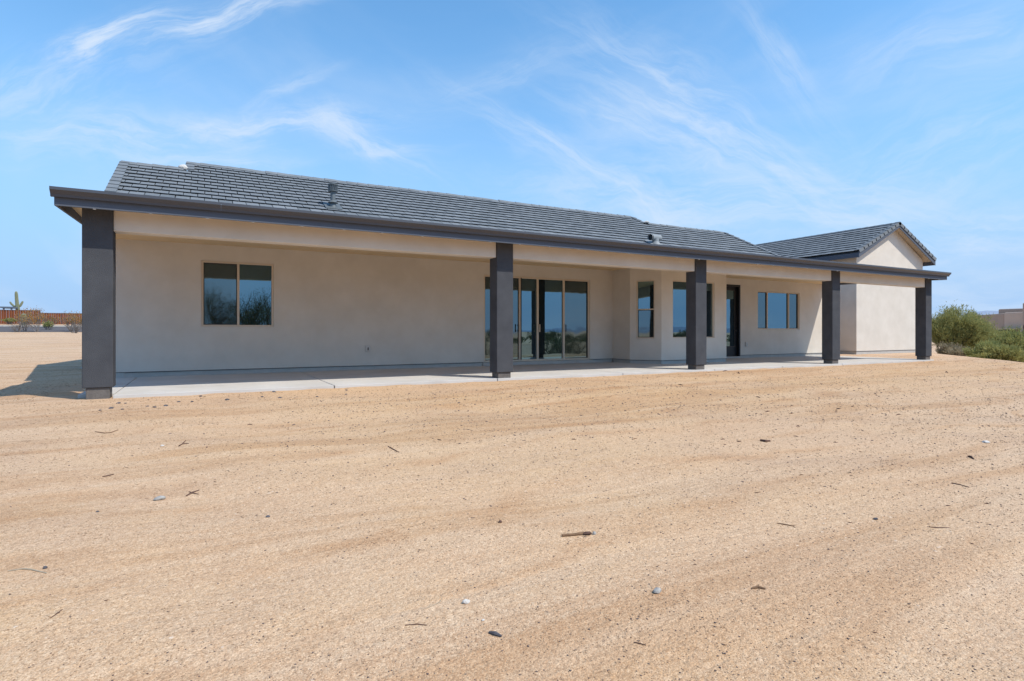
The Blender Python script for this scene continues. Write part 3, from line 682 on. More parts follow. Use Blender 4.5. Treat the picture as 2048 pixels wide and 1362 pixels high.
# ------------------------------------------------------------------ patio slab
patio = empty('patio', (11, 13, 0)); patio['kind'] = 'structure'
sx_ = [cxs[0]+.19, 2.2, 5.62, 9.05, 12.2, 15.0, 17.9, 20.7, 23.4]
for i in range(8):
    b = MB(); x0, x1 = sx_[i]+.009, sx_[i+1]-.009
    b.box(x0, x1, YC+.0, YW+.02, -.09, 0); b.build('slab_panel', M['concrete'], patio, bevel=.006)
b = MB(); b.box(sx_[0]+.01, 23.38, YC+.02, YW, -.2, -.012); b.build('slab_base', M['ped'], patio)
b = MB(); b.box(X0W, sx_[0]-.006, YC+.36, YW+.02, -.2, 0); b.build('slab_panel', M['concrete'], patio, bevel=.006)
# ------------------------------------------------------------------ AC condenser beside the house
ac = empty('air_conditioner', (-2.65, 21.4, 0)); tag(ac, 'grey outdoor air conditioner at the left side wall, just showing behind the first column', 'air conditioner')
z = -.08
b = MB(); b.box(-3.1, -2.2, 20.95, 21.85, z-.1, z+.05); b.build('pad', M['concrete'], ac)
b = MB(); b.box(-3.06, -2.24, 21.0, 21.8, z+.051, z+.12); b.box(-3.06, -2.24, 21.0, 21.8, z+.76, z+.84)
for xx, yy in ((-3.06, 21.0), (-2.3, 21.0), (-3.06, 21.74), (-2.3, 21.74)): b.box(xx, xx+.06, yy, yy+.06, z+.12, z+.76)
b.build('cabinet', M['vent'], ac)
for i in range(14):
    zz = z+.14+i*.044; b = MB(); b.box(-3.04, -2.26, 21.02, 21.78, zz, zz+.02); b.build('louvre', M['trim'], ac)
b = MB(); b.box(-2.98, -2.32, 21.08, 21.72, z+.12, z+.76); b.build('coil', M['deck'], ac)
b = MB(); b.lathe([(.33, .841), (.33, .86), (.05, .88), (.05, .841)], (-2.65, 21.4, z), 20); b.build('fan_guard', M['black'], ac)
# ------------------------------------------------------------------ vegetation
def leafmat(name, c, c2, trans=.25):
    m = mat(name, c, .75, .15, col2=c2, vscale=1.5, island=.7); nt = m.node_tree
    p = nt.nodes['Principled BSDF']; out = nt.nodes['Material Output']; tr = nt.nodes.new('ShaderNodeBsdfTranslucent'); mx = nt.nodes.new('ShaderNodeMixShader'); mx.inputs[0].default_value = trans
    src = p.inputs['Base Color'].links[0].from_socket; nt.links.new(src, tr.inputs[0]); nt.links.new(p.outputs[0], mx.inputs[1]); nt.links.new(tr.outputs[0], mx.inputs[2]); nt.links.new(mx.outputs[0], out.inputs[0]); return m
M['palo'] = leafmat('palo_verde_twigs', (.24, .25, .085), (.42, .39, .15), .35)
M['dark_leaf'] = leafmat('dark_desert_leaves', (.07, .09, .04), (.16, .17, .075))
M['dry_leaf'] = leafmat('dry_orange_leaves', (.30, .22, .05), (.40, .17, .05))
M['green_leaf'] = leafmat('bright_green_leaves', (.21, .235, .08), (.37, .37, .14), .35)
M['straw'] = leafmat('straw_twigs', (.40, .34, .22), (.24, .2, .13))
M['bark'] = mat('desert_bark', (.09, .075, .06), .9, .1, var=.3, vscale=9, bump=.01, bscale=40)
M['greybark'] = mat('grey_twigs', (.20, .18, .17), .9, .1, var=.3, vscale=9)
M['cactus'] = mat('cactus_skin', (.16, .185, .115), .8, .1, col2=(.23, .235, .155), vscale=3)
def tree(name, x, y, H, R, nleaf, leaf, barkm, label, cat, seed, nlimb=7, l=.13, wd=.02, group=None, low=.12, zoff=0, trunk=.06, gaps=.5, depth=3, up=.5):
    r = np.random.default_rng(seed); rr = random.Random(seed); z0 = zat(x, y)+zoff
    root = empty(name, (x, y, z0)); tag(root, label, cat, group)
    b = MB(); tips = []
    def grow(p, d, L_, rad, lev):
        pts = [p]; q = p.copy(); dd = d.copy()
        for i in range(4):
            dd = (dd+Vector((rr.uniform(-.28, .28), rr.uniform(-.28, .28), rr.uniform(-.1, .22)))).normalized(); q = q+dd*L_/4; pts.append(q.copy())
        b.tube(pts, [rad*(1-.15*i) for i in range(5)], 5 if lev < 2 else 3, cap=False)
        if lev >= depth-1: tips.extend(pts[1:])
        elif lev == depth-2: tips.extend(pts[3:])
        if lev < depth:
            for i in range(3 if lev else 4):
                st = pts[rr.choice([2, 3, 4])]; a = rr.uniform(0, 2*math.pi); s_ = rr.uniform(.4, .9)
                nd = (dd+Vector((math.cos(a)*s_, math.sin(a)*s_, rr.uniform(-.1, .5)))).normalized()
                grow(st, nd, L_*rr.uniform(.55, .8), rad*.55, lev+1)
    for i in range(nlimb):
        a = i/nlimb*2*math.pi+rr.uniform(-.4, .4); sp = rr.uniform(.3, 1.1)
        grow(Vector((rr.uniform(-.1, .1), rr.uniform(-.1, .1), -.1)), Vector((math.cos(a)*sp, math.sin(a)*sp, up+rr.uniform(.2, .6))).normalized(), H*.42, trunk*rr.uniform(.6, 1), 0)
    tp = np.array([list(t) for t in tips])
    # fit to size
    mx = np.abs(tp[:, :2]).max(0); top = np.percentile(tp[:, 2], 98); S = np.array([R/mx[0], R/mx[1], H*.93/top])
    bv = np.array(b.v)*S; b.v = [tuple(v) for v in bv]; tp = tp*S
    me = b.mesh('branches'); o1 = link('trunk', me, barkm, None); o1.parent = root
    if nleaf:
        idx = r.integers(0, len(tp), nleaf); c = tp[idx]+r.normal(0, 1, (nleaf, 3))*np.array([R*.065, R*.065, H*.035])
        c = c[c[:, 2] > low*H] if low else c; n = len(c)
        rad = c-np.array([0, 0, H*.25]); rad /= np.linalg.norm(rad, axis=1, keepdims=True)
        dr_ = rad*.8+r.normal(0, .55, (n, 3))+np.array([0, 0, up*.6]); dr_ /= np.linalg.norm(dr_, axis=1, keepdims=True)
        sd_ = np.cross(dr_, r.normal(0, 1, (n, 3))); sd_ /= np.linalg.norm(sd_, axis=1, keepdims=True)
        ll = (l*r.uniform(.5, 1.4, (n, 1))); ww = wd*r.uniform(.6, 1.4, (n, 1))
        V = np.stack([c-sd_*ww*.5, c+dr_*ll*.5-sd_*ww, c+dr_*ll, c+dr_*ll*.5+sd_*ww], 1).reshape(-1, 3)
        Fc = np.arange(n*4).reshape(n, 4); o2 = qmesh('crown', V, Fc, leaf, None); o2.parent = root
    return root
# right side, beyond the pad edge
def R_(px, t): q = atT(px, t); return q.x, q.y
rt = [ # px, t, top y, radius, n, leaf, label, cat
    (1893, 37, 620, 2.0, 26000, 'palo', 'feathery green palo verde bush directly right of the last column', 4),
    (1935, 39, 627, 2.1, 26000, 'palo', 'rounded palo verde bush in front of the brown house, right of the feathery one', 7),
    (1963, 43, 648, 1.7, 16000, 'palo', 'smaller palo verde bush trailing towards the brown house', 8),
    (2024, 33, 664, 1.9, 20000, 'green_leaf', 'green bush below the buttress of the brown house', 9),
    (2060, 34, 668, 1.9, 17000, 'dark_leaf', 'dark green bush cut by the right edge of the picture', 10),
    (1972, 29, 686, 1.0, 8000, 'green_leaf', 'low bright green shrub at the foot of the bushes, behind the pad edge', 11),
    (1900, 33, 690, .8, 4000, 'straw', 'dry straw-coloured brush under the palo verdes', 12),
    (1935, 31, 698, .8, 4000, 'straw', 'low dry grey brush on the pad edge, right of the straw-coloured brush', 13),
    (2008, 27, 696, 1.1, 8000, 'palo', 'low olive shrub hugging the pad edge below the white tank', 14)]
for px, t, ty, R, nl, lf, lab, sd in rt:
    x, y = R_(px, t); zg = zat(x, y); H = CAMZ+(HY-ty)*t/F-zg
    tree('desert_bush', x, y, H, R, nl, M[lf], M['bark'] if lf != 'straw' else M['greybark'], lab, 'bush', sd, nlimb=9, l=.20 if lf == 'palo' else .15, wd=.016, group='desert bushes beyond the pad edge', low=.05, trunk=.05)
# brown adobe house
M['adobe'] = mat('brown_adobe', (.43, .325, .255), .95, .1, col2=(.38, .28, .22), vscale=.8, bump=.01, bscale=20)
M['adobe2'] = mat('tan_adobe', (.58, .44, .345), .95, .1, var=.1, vscale=.8, bump=.01, bscale=20)
def quadbox(b, px0, px1, t0, t1, ztop, dep, zb=-4):
    a = atT(px0, t0); c = atT(px1, t1); dv = (c-a); dv.z = 0; n = Vector((-dv.y, dv.x, 0)).normalized()*dep
    if n.dot(a) < 0: n = -n
    pts = [a, c, c+n, a+n]; b.prism([(q.x, q.y, zb) for q in pts], (0, 0, ztop-zb))
adobe = empty('adobe_house', tuple(atT(2000, 66))[:2]+(-3.2,)); tag(adobe, 'flat-roofed brown adobe house on the right behind the bushes', 'house')
zt_ = lambda y, t: CAMZ+(HY-y)*t/F
b = MB(); quadbox(b, 1940, 2007.5, 76, 66, zt_(626.5, 66), 9); b.build('wall', M['adobe'], adobe, bevel=.12)
b = MB(); quadbox(b, 2007.5, 2052, 65.9, 63, zt_(624, 64), 9); b.build('wall', M['adobe2'], adobe, bevel=.12)
b = MB(); quadbox(b, 1996, 2060, 71, 68, zt_(617.5, 70), 8); b.build('wall', M['adobe'], adobe, bevel=.15)
b = MB(); quadbox(b, 2044, 2120, 62, 58, zt_(603.5, 60), 9); b.build('wall', M['adobe'], adobe, bevel=.15)
b = MB(); a = atT(2046, 61.8); c = atT(2036, 57)
b.prism([(a.x, a.y, -3.5), (c.x, c.y, -3.5), (a.x, a.y, zt_(650, 61))], (.9, .5, 0)); b.build('buttress', M['adobe2'], adobe)
b = MB(); quadbox(b, 1990, 2012, 67, 64.5, zt_(660, 65), .3); b.build('opening_shade_box', M['deck'], adobe)  # dark solid box before the wall; the opening's shade is its colour
b = MB(); quadbox(b, 1988, 2030, 66.5, 63, zt_(657, 65), 1.0, zt_(658.6, 65)); b.build('ledge', M['adobe2'], adobe)
M['tank'] = mat('pale_grey_paint', (.55, .57, .58), .7, .3, var=.15, vscale=2)
tk = atT(1996, 52); b = MB(); b.lathe([(1.2, -3.4), (1.2, CAMZ+(HY-674)*52/F), (1.1, CAMZ+(HY-673.2)*52/F), (.1, CAMZ+(HY-673)*52/F)], (tk.x, tk.y, 0), 28); o_ = b.build('water_tank', M['tank']); tag(o_, 'pale grey tank showing between the bushes below the brown house', 'tank')
# far hills
M['hill'] = mat('haze_tinted_hills', (.27, .33, .44), 1, 0, var=.2, vscale=.004)  # blue-grey of distance haze put into the base colour
def hills(name, pts, D):
    b = MB(); top = []
    for px, hy in pts: q = atT(px, D) if px is not None else None; top.append((q.x, q.y, CAMZ+hy*D/F))
    for i in range(len(top)-1):
        a, c = Vector(top[i]), Vector(top[i+1]); f0 = a*.93; f1 = c*.93; g0 = a*1.12; g1 = c*1.12
        b.poly([(f0.x, f0.y, -30), (f1.x, f1.y, -30), top[i+1], top[i]]); b.poly([top[i], top[i+1], (g1.x, g1.y, -30), (g0.x, g0.y, -30)])
    o_ = b.build(name, M['hill']); o_['kind'] = 'structure'
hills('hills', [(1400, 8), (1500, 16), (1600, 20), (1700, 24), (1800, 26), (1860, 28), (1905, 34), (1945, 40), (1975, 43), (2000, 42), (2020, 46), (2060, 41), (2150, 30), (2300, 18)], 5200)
# hills mirrored in the windows (south, behind the camera)
b = MB(); pr = random.Random(5)
for i in range(60):
    a0 = math.radians(-150+i*2.2); 
tops = []
for i in range(70):
    a = math.radians(15-i*3.0); R0 = 5200; tops.append(Vector((R0*math.cos(a), R0*math.sin(a), 5+28*abs(math.sin(i*.37))+pr.uniform(0, 20))))
for i in range(69):
    a, c = tops[i], tops[i+1]; b.poly([(a.x*.93, a.y*.93, -30), (c.x*.93, c.y*.93, -30), tuple(c), tuple(a)]); b.poly([tuple(a), tuple(c), (c.x*1.1, c.y*1.1, -30), (a.x*1.1, a.y*1.1, -30)])
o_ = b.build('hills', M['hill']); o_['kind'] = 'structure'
# ------------------------------------------------------------------ left background: rust fence, cacti, shrubs
M['rust'] = mat('rusted_steel', (.26, .085, .035), .9, .15, col2=(.17, .055, .028), vscale=.9, island=.3)
M['rustpost'] = mat('weathered_post', (.22, .15, .13), .9, .15, var=.25, vscale=2)
TF = 75
def fence(px0, px1, ytop, ybot, label, seed):
    a, c = atT(px0, TF), atT(px1, TF); y = (a.y+c.y)/2; a.y = c.y = 94.5
    zt, zb = CAMZ+(HY-ytop)*TF/F, zat((a.x+c.x)/2, 94.5)-.05
    root = empty('steel_fence', ((a.x+c.x)/2, 94.5, zb)); tag(root, label, 'fence', 'rust-red steel fences across the road')
    W = c.x-a.x; npan = max(1, round(W/2.4)); pw = W/npan
    for k in range(npan):
        b = MB(); x0 = a.x+k*pw; n = int(pw/.24)
        for i in range(n):
            xa = x0+.04+i*(pw-.08)/n; ww = (pw-.08)/n; dy = .05
            b.box(xa+.005, xa+ww*.58, 94.45, 94.47, zb+.05, zt-.06); b.box(xa+ww*.58+.001, xa+ww-.004, 94.52, 94.54, zb+.05, zt-.06)
        b.build('fence_panel', M['rust'], root)
        b = MB(); b.box(x0+.03, x0+pw-.03, 94.42, 94.58, zt-.055, zt); b.build('top_rail', M['rustpost'], root)
    for k in range(npan+1):
        b = MB(); xx = a.x+k*pw; b.box(xx-.029, xx+.029, 94.4, 94.6, zb, zt+.03); b.build('post', M['rustpost'], root)
fence(8, 83, 620.8, 646, 'taller left stretch of rust-red ribbed steel fence, behind the saguaro', 1)
fence(83.6, 200, 625.8, 649, 'lower right stretch of rust-red ribbed steel fence, running behind the first column', 2)
fence(-60, 5, 610, 649, 'tall rust-red steel gate panel at the left edge of the picture', 3)
a = atT(7.8, 73); b = MB(); b.box(a.x-.14, a.x+.14, 92.2, 92.5, zat(a.x, 92.3)-.2, CAMZ+(HY-609)*73/F); o_ = b.build('gate_post', M['rustpost'], bevel=.02); tag(o_, 'tall grey-brown square gate post at the left edge, beside the rust panel', 'post')
# ramada
M['bluegrey'] = mat('blue_grey_steel', (.09, .12, .17), .7, .3)
ra = atT(19, 82); root = empty('ramada', (ra.x, ra.y, 2.3)); tag(root, 'dark blue-grey flat ramada roof peeking over the rust fence beside the saguaro', 'shelter')
z1 = CAMZ+(HY-614)*82/F
b = MB(); b.box(ra.x-.9, ra.x+.55, ra.y-1, ra.y+2.5, z1-.16, z1+.02); b.build('roof', M['bluegrey'], root)
for dx in (-.45, .40):
    b = MB(); b.box(ra.x+dx-.09, ra.x+dx+.09, ra.y-.9, ra.y-.7, 2.2, z1-.161); b.build('post', M['bluegrey'], root)
def ribbed(b, pts, rad, ribs=12):
    b0 = len(b.v); k = ribs*2; pts = [Vector(p) for p in pts]; n = len(pts)
    for i, p in enumerate(pts):
        d = (pts[min(i+1, n-1)]-pts[max(i-1, 0)]).normalized(); a = d.cross(Vector((0, 1, 0.01))).normalized(); c = d.cross(a)
        for j in range(k):
            t = 2*math.pi*j/k; q = rad[i]*(1 if j % 2 else .82); b.v.append(tuple(p+(a*math.cos(t)+c*math.sin(t))*q))
    for i in range(n-1):
        for j in range(k): b.f.append((b0+i*k+j, b0+i*k+(j+1) % k, b0+(i+1)*k+(j+1) % k, b0+(i+1)*k+j))
    b.f.append(tuple(b0+(n-1)*k+j for j in range(k)))
T_ = 84; sg_ = atT(33.5, T_); px = T_/F; zz = lambda y: CAMZ+(HY-y)*T_/F-2.3
sag = empty('saguaro', (sg_.x, sg_.y, 2.3)); tag(sag, 'tall saguaro cactus with two raised arms behind the rust fence', 'cactus')
b = MB(); ribbed(b, [(.15, 0, -.2), (.12, 0, zz(618)), (0, 0, zz(600)), (-.05, 0, zz(588)), (-.07, 0, zz(584)), (-.07, 0, zz(582.5))], [.26, .26, .21, .19, .14, .03]); o_ = b.build('trunk', M['cactus'], None, smooth=False); o_.parent = sag
b = MB(); ribbed(b, [(0, 0, zz(613)), (-.35, 0, zz(612)), (-.6, 0, zz(608)), (-.75, 0, zz(604.5)), (-.77, 0, zz(603.3))], [.12, .14, .14, .11, .03], 8); o_ = b.build('arm', M['cactus'], None); o_.parent = sag
b = MB(); ribbed(b, [(.05, 0, zz(614)), (.4, 0, zz(612)), (.55, 0, zz(607)), (.68, 0, zz(603)), (.7, 0, zz(601.8))], [.12, .14, .15, .12, .03], 8); o_ = b.build('arm', M['cactus'], None); o_.parent = sag
q = atT(47.5, 70); z0 = zat(q.x, q.y)
b = MB(); ribbed(b, [(0, 0, -.1), (0, 0, .4), (0, 0, .9), (0, 0, CAMZ+(HY-629)*70/F-z0), (0, 0, CAMZ+(HY-627)*70/F-z0)], [.2, .28, .34, .28, .05], 14); o_ = b.build('barrel_cactus', M['cactus'], loc=(q.x, q.y, z0)); tag(o_, 'stout pale green barrel-shaped cactus in front of the rust fence', 'cactus')
lf = [(20, 72, 637, .9, 1500, 'green_leaf', 'low bright green shrub at the foot of the tall left fence'),
      (50, 56, 618, 1.35, 450, 'dry_leaf', 'yellowing leafy shrub on the near road edge by the barrel cactus'),
      (76, 55, 614, 1.5, 480, 'dry_leaf', 'orange-tinged sparse shrub on the near road edge, between the other two'),
      (98, 66, 628, 1.2, 450, 'dry_leaf', 'thin yellow shrub across the road in front of the lower fence'),
      (94, 60, 643, .55, 900, 'green_leaf', 'small round green shrub at the road edge'),
      (140, 58, 624, 1.2, 420, 'dry_leaf', 'sparse dry shrub against the fence, near the first column'),
      (155, 56, 622, 1.2, 420, 'dry_leaf', 'yellow-leaved shrub on the near road edge touching the first column')]
for i, (px_, t, ty, R, nl, lf_, lab) in enumerate(lf):
    x, y = R_(px_, t); zg = zat(x, y); H = CAMZ+(HY-ty)*t/F-zg
    tree('roadside_shrub', x, y, H, R, nl, M[lf_], M['greybark'], lab, 'shrub', 30+i, nlimb=7, l=.10, wd=.035, group='shrubs along the road', low=.35, trunk=.035)
for i, (px_, t, ty, R) in enumerate(((36, 54, 640, .9), (150, 53.5, 646, .7))):
    x, y = R_(px_, t); tree('bare_shrub', x, y, CAMZ+(HY-ty)*t/F-zat(x, y), R, 0, None, M['greybark'], ['bare grey twiggy shrub at the road edge, leftmost', 'bare grey twiggy shrub at the road edge beside the first column'][i], 'shrub', 50+i, nlimb=8, trunk=.03, group='shrubs along the road')
# ------------------------------------------------------------------ desert behind the camera (mirrored in the glass)
def mir(px, Yb):  # point behind the camera whose reflection in the house front appears at px
    Yd = 2*YW-Yb; q = ray(px, HY); k = Yd/q.y; return q.x*k, Yb
tr = [(520, -14, 5.0, 2.9), (492, -17, 5.6, 3.0), (445, -17, 5.4, 3.4), (415, -14, 4.8, 2.6), (972, -20, 4.8, 2.4), (1150, -14, 3.6, 2.6), (1110, -22, 4.2, 2.6)]
for i, (px_, Yb, H, R) in enumerate(tr):
    x, y = mir(px_, Yb); tree('mesquite_tree', x, y, H, R, 9000, M['dark_leaf'], M['bark'], 'mesquite tree mirrored in the windows', 'tree', 70+i, nlimb=5, l=.09, wd=.012, group='mesquite trees behind the camera', low=.2, trunk=.11, up=.7)
proto = tree('creosote_bush', -6, -9, 1.5, 1.1, 3500, M['dark_leaf'], M['bark'], 'creosote bush mirrored in the windows', 'bush', 90, nlimb=8, l=.08, wd=.015, group='creosote bushes behind the camera', low=.1, trunk=.03)
rr = random.Random(3)
for i in range(45):
    x, y = rr.uniform(-25, 75), rr.uniform(-75, -8)
    c = proto.copy(); COL.objects.link(c); c.location = (x, y, zat(x, y)); c.rotation_euler = (0, 0, rr.uniform(0, 6)); s_ = rr.uniform(.7, 1.6); c.scale = (s_, s_, s_)
    for ch in proto.children: d_ = ch.copy(); COL.objects.link(d_); d_.parent = c
# low desert scrub as one mass, mirrored in the glass
r_ = np.random.default_rng(21); nc = 900
cx_ = r_.uniform(-60, 170, nc); cy_ = -12-np.abs(r_.normal(0, 55, nc)); cs = r_.uniform(.35, 1.0, nc); nb = 45
C_ = np.repeat(np.stack([cx_, cy_, hgt(cx_, cy_)], -1), nb, 0); S_ = np.repeat(cs, nb)[:, None]; n_ = len(C_)
d_ = r_.normal(0, 1, (n_, 3)); d_[:, 2] = np.abs(d_[:, 2])*.8; d_ /= np.linalg.norm(d_, axis=1, keepdims=True)
c_ = C_+d_*S_*r_.uniform(.3, 1, (n_, 1)); sd = np.cross(d_, r_.normal(0, 1, (n_, 3))); sd /= np.linalg.norm(sd, axis=1, keepdims=True)
V_ = np.stack([c_-sd*.05, c_+d_*.2-sd*.08, c_+d_*.4, c_+d_*.2+sd*.08], 1).reshape(-1, 3)
o_ = qmesh('desert_scrub', V_, np.arange(n_*4).reshape(n_, 4), M['dark_leaf']); tag(o_, 'low desert scrub mirrored in the glass', None, kind='stuff')
def cholla(x, y, H, seed, label):
    r = random.Random(seed); root = empty('cholla', (x, y, zat(x, y))); tag(root, label, 'cactus'); b = MB()
    def g(p, d, L_, rad, lev):
        q = p+d*L_; b.tube([p, (p+q)/2, q], [rad*.8, rad, rad*.7], 7)
        if lev < 4:
            for _ in range(2 if lev else 5):
                a = r.uniform(0, 6.3); g(q if lev else p+d*L_*r.uniform(.5, 1), (d*.4+Vector((math.cos(a), math.sin(a), r.uniform(.1, .9)))).normalized(), L_*.62 if lev else L_*.4, rad*.8, lev+1)
    g(Vector((0, 0, -.05)), Vector((0, 0, 1)), H*.55, .07, 0); o_ = b.build('branches', M['bark'], None); o_.parent = root
x, y = mir(1062, -7); cholla(x, y, 2.2, 2, 'branching cholla cactus mirrored in the sliding door')
x, y = mir(1072, -26); b = MB(); ribbed(b, [(0, 0, -.1), (0, 0, 2), (0, 0, 3.4), (0, 0, 3.6)], [.2, .22, .19, .04]); o_ = b.build('saguaro', M['cactus'], loc=(x, y, zat(x, y))); tag(o_, 'single columnar saguaro mirrored in the sliding door', 'cactus')
# ------------------------------------------------------------------ gravel and debris
M['gravel'] = mat('loose_gravel', (.56, .41, .27), .9, .1, col2=(.26, .16, .10), vscale=30, island=.85)
M['gravel_dark'] = mat('dark_gravel', (.20, .15, .13), .9, .15, col2=(.09, .07, .07), vscale=30, island=.85)
def pebbles(name, n, m, smin, smax, tmin, tmax, seed, power=1.0, mask=None, flat=.6):
    r = np.random.default_rng(seed)
    t = tmin*(tmax/tmin)**(r.random(n)**power); u = r.uniform(-.95, .95, n); c, s = math.cos(YAW), math.sin(YAW)
    X = (s+u*c)*t; Y = (c-u*s)*t; ok = (Y < 10.85) | (X < -2.2) | (X > 23.9)
    d = (X-24.8)*.667-(Y-8.9)*.746; ok &= d < .5
    if mask is not None: ok &= mask(X, Y, r)
    X, Y, t = X[ok], Y[ok], t[ok]; n = len(X); sz = (smin+(smax-smin)*r.random(n)**3)*np.clip(t/5, .55, 1.8)
    oc = np.array([(1, 0, 0), (0, 1, 0), (-1, 0, 0), (0, -1, 0), (0, 0, 1), (0, 0, -.5)], float)
    fc = np.array([(0, 1, 4), (1, 2, 4), (2, 3, 4), (3, 0, 4), (1, 0, 5), (2, 1, 5), (3, 2, 5), (0, 3, 5)])
    V = oc[None]*(r.uniform(.55, 1.2, (n, 6, 1)))+r.normal(0, .12, (n, 6, 3)); a = r.uniform(0, 6.283, n); ca, sa = np.cos(a)[:, None], np.sin(a)[:, None]
    V[:, :, 0] *= r.uniform(.7, 1.5, (n, 1)); x = V[:, :, 0]*ca-V[:, :, 1]*sa; y = V[:, :, 0]*sa+V[:, :, 1]*ca
    V = np.stack([x, y, V[:, :, 2]*flat], -1)*sz[:, None, None]; Z = hgt(X, Y); V += np.stack([X, Y, Z+sz*.12], -1)[:, None, :]
    Fc = (fc[None]+(np.arange(n)*6)[:, None, None]).reshape(-1, 3); o_ = qmesh(name, V.reshape(-1, 3), Fc, m); tag(o_, None, None, kind='stuff'); return o_
def patchy(X, Y, r):
    v = .12*np.clip(X-.55*Y, -4, 10)+np.sin(X*.8+1.3*np.sin(Y*.7))+np.sin(Y*1.1+.9*np.sin(X*.6+2))+.03*X*Y; return v > r.normal(.3, .8, len(X))
g1 = pebbles('gravel', 120000, M['gravel'], .002, .0085, 1.7, 22, 1, 1.0); g1['label'] = 'fine tan grit scattered over the whole yard'
g2 = pebbles('gravel', 30000, M['gravel_dark'], .002, .011, 1.7, 24, 2, 1.0, patchy); g2['label'] = 'darker pebbles in loose patches across the yard'
M['litter'] = mat('wood_litter', (.22, .14, .09), .95, .05, col2=(.10, .065, .05), vscale=30, island=.9)
def litmask(X, Y, r): return (np.sin(X*1.1+2*np.sin(Y*.5+.4))+np.sin(Y*1.4+1.2*np.sin(X*.8))+.08*X) > r.normal(.5, .7, len(X))
g3 = pebbles('wood_litter', 2600, M['litter'], .004, .013, 2.0, 22, 5, .9, litmask, flat=.3); g3['label'] = 'fine dark wood litter strewn in loose drifts over the sand'
me_ = g3.data; co_ = np.empty(len(me_.vertices)*3, np.float32); me_.vertices.foreach_get('co', co_); co_ = co_.reshape(-1, 6, 3); ce_ = co_.mean(1, keepdims=True)
an_ = np.random.default_rng(8).normal(-.3, .6, len(co_)); ax_ = np.stack([np.cos(an_), np.sin(an_), 0*an_], -1)[:, None, :]; dl_ = co_-ce_
co_ = ce_+dl_*.55+ax_*(dl_*ax_).sum(-1, keepdims=True)*1.5; me_.vertices.foreach_set('co', co_.astype(np.float32).ravel()); me_.update()
def gp(px, py):
    d = ray(px, py); lo, hi = .5, 80.
    for _ in range(50):
        m_ = (lo+hi)/2; q = C0+d*m_
        if q.z > zat(q.x, q.y): lo = m_
        else: hi = m_
    q = C0+d*lo; return Vector((q.x, q.y, zat(q.x, q.y))), lo
M['whitestone'] = mat('white_quartz', (.66, .62, .57), .8, .2, var=.3, vscale=30, bump=.004, bscale=60)
M['greystone'] = mat('grey_stone', (.42, .40, .37), .85, .2, var=.35, vscale=30, bump=.004, bscale=60)
M['darkstone'] = mat('dark_stone', (.11, .105, .115), .85, .2, var=.35, vscale=30)
M['wood'] = mat('dry_wood', (.25, .155, .095), .9, .1, var=.4, vscale=30, bump=.003, bscale=80)
M['palewood'] = mat('bleached_wood', (.42, .35, .26), .9, .1, var=.3, vscale=30)
M['redbark'] = mat('dark_bark', (.15, .09, .07), .9, .1, var=.4, vscale=40, bump=.004, bscale=80)
def stone(px, py, wpx, m, label, seed, hr=.55, cat='stone', group=None):
    p, t = gp(px, py); s_ = wpx*t/F/2; o_ = lump('stone', (0, 0, 0), (s_, s_*.8, s_*hr), M[m], None, seed, sub=2); o_.location = (p.x, p.y, p.z+s_*hr*.35); tag(o_, label, cat, group); return o_
stone(1314, 1185, 20, 'greystone', 'pale rounded pebble with a dark left side, lower right of the broken stick', 11, .8)
stone(932, 1205, 19, 'whitestone', 'white angular stone in the foreground left of centre', 12, .7)
stone(320, 999, 24, 'greystone', 'flat grey-white stone beside a forked twig on the left', 13, .5)
stone(1972, 885, 17, 'whitestone', 'flat pale stone near the right edge, in a dark gravelly patch', 14, .35)
stone(1189, 1069, 9, 'greystone', 'small mauve stone right of the broken stick', 15, 1.1)
stone(536, 1034, 9, 'darkstone', 'tiny black stone left of centre', 16, .6)
stone(966, 1241, 8, 'whitestone', 'tiny white pebble above the dark bark chip', 17, .6)
stone(90, 1137, 9, 'darkstone', 'small dark clod at the right end of the long pale twig', 18, .9)
stone(1000, 1045, 9, 'redbark', 'small brown clod in the middle of the yard', 19, .8)
stone(1752, 1039, 11, 'darkstone', 'small grey stone in the gravelly right foreground', 20, .6)
stone(195, 1024, 7, 'darkstone', 'tiny dark stone left of the flat grey-white stone', 21, .6)
stone(325, 892, 8, 'whitestone', 'small white chip on the pale sand at left', 22, .5)
sr = [(237, 807), (251, 807), (222, 817), (245, 819), (295, 813), (309, 815), (332, 812), (384, 804), (200, 821), (357, 804), (548, 784), (693, 781), (560, 796), (524, 794), (692, 789), (455, 800), (634, 794), (402, 793)]
for i, (a_, c_) in enumerate(sr): stone(a_, c_, random.Random(i).uniform(5, 10), 'darkstone', 'small dark grey stone in the loose row before the patio, '+('just below the first column' if a_ < 260 else 'below the left window' if a_ < 500 else 'below the wall outlet'), 100+i, .5, group='small dark stones along the patio edge')
def stick(pts, rads, m, label, extra=None, name='twig', cat='twig', group=None, k=6):
    P_ = []
    for a_, c_ in pts: p, t = gp(a_, c_); P_.append((p, t))
    org = P_[0][0].copy(); s_ = P_[0][1]/F; b = MB()
    def tb(pp, rd): b.tube([q-org+Vector((0, 0, r_*s_*.9)) for (q, t), r_ in zip(pp, rd)], [r_*s_ for r_ in rd], k)
    tb(P_, rads)
    for ep, er in (extra or []): tb([gp(*e) for e in ep], er)
    o_ = b.build(name, M[m], None, loc=org); tag(o_, label, cat, group); return o_
st = stick([(1124, 1073), (1150, 1071), (1168, 1069)], [2.6, 2.8, 3.4], 'wood', 'broken stick with a dark barky end lying in the centre foreground', name='broken_stick', cat='stick', k=9)
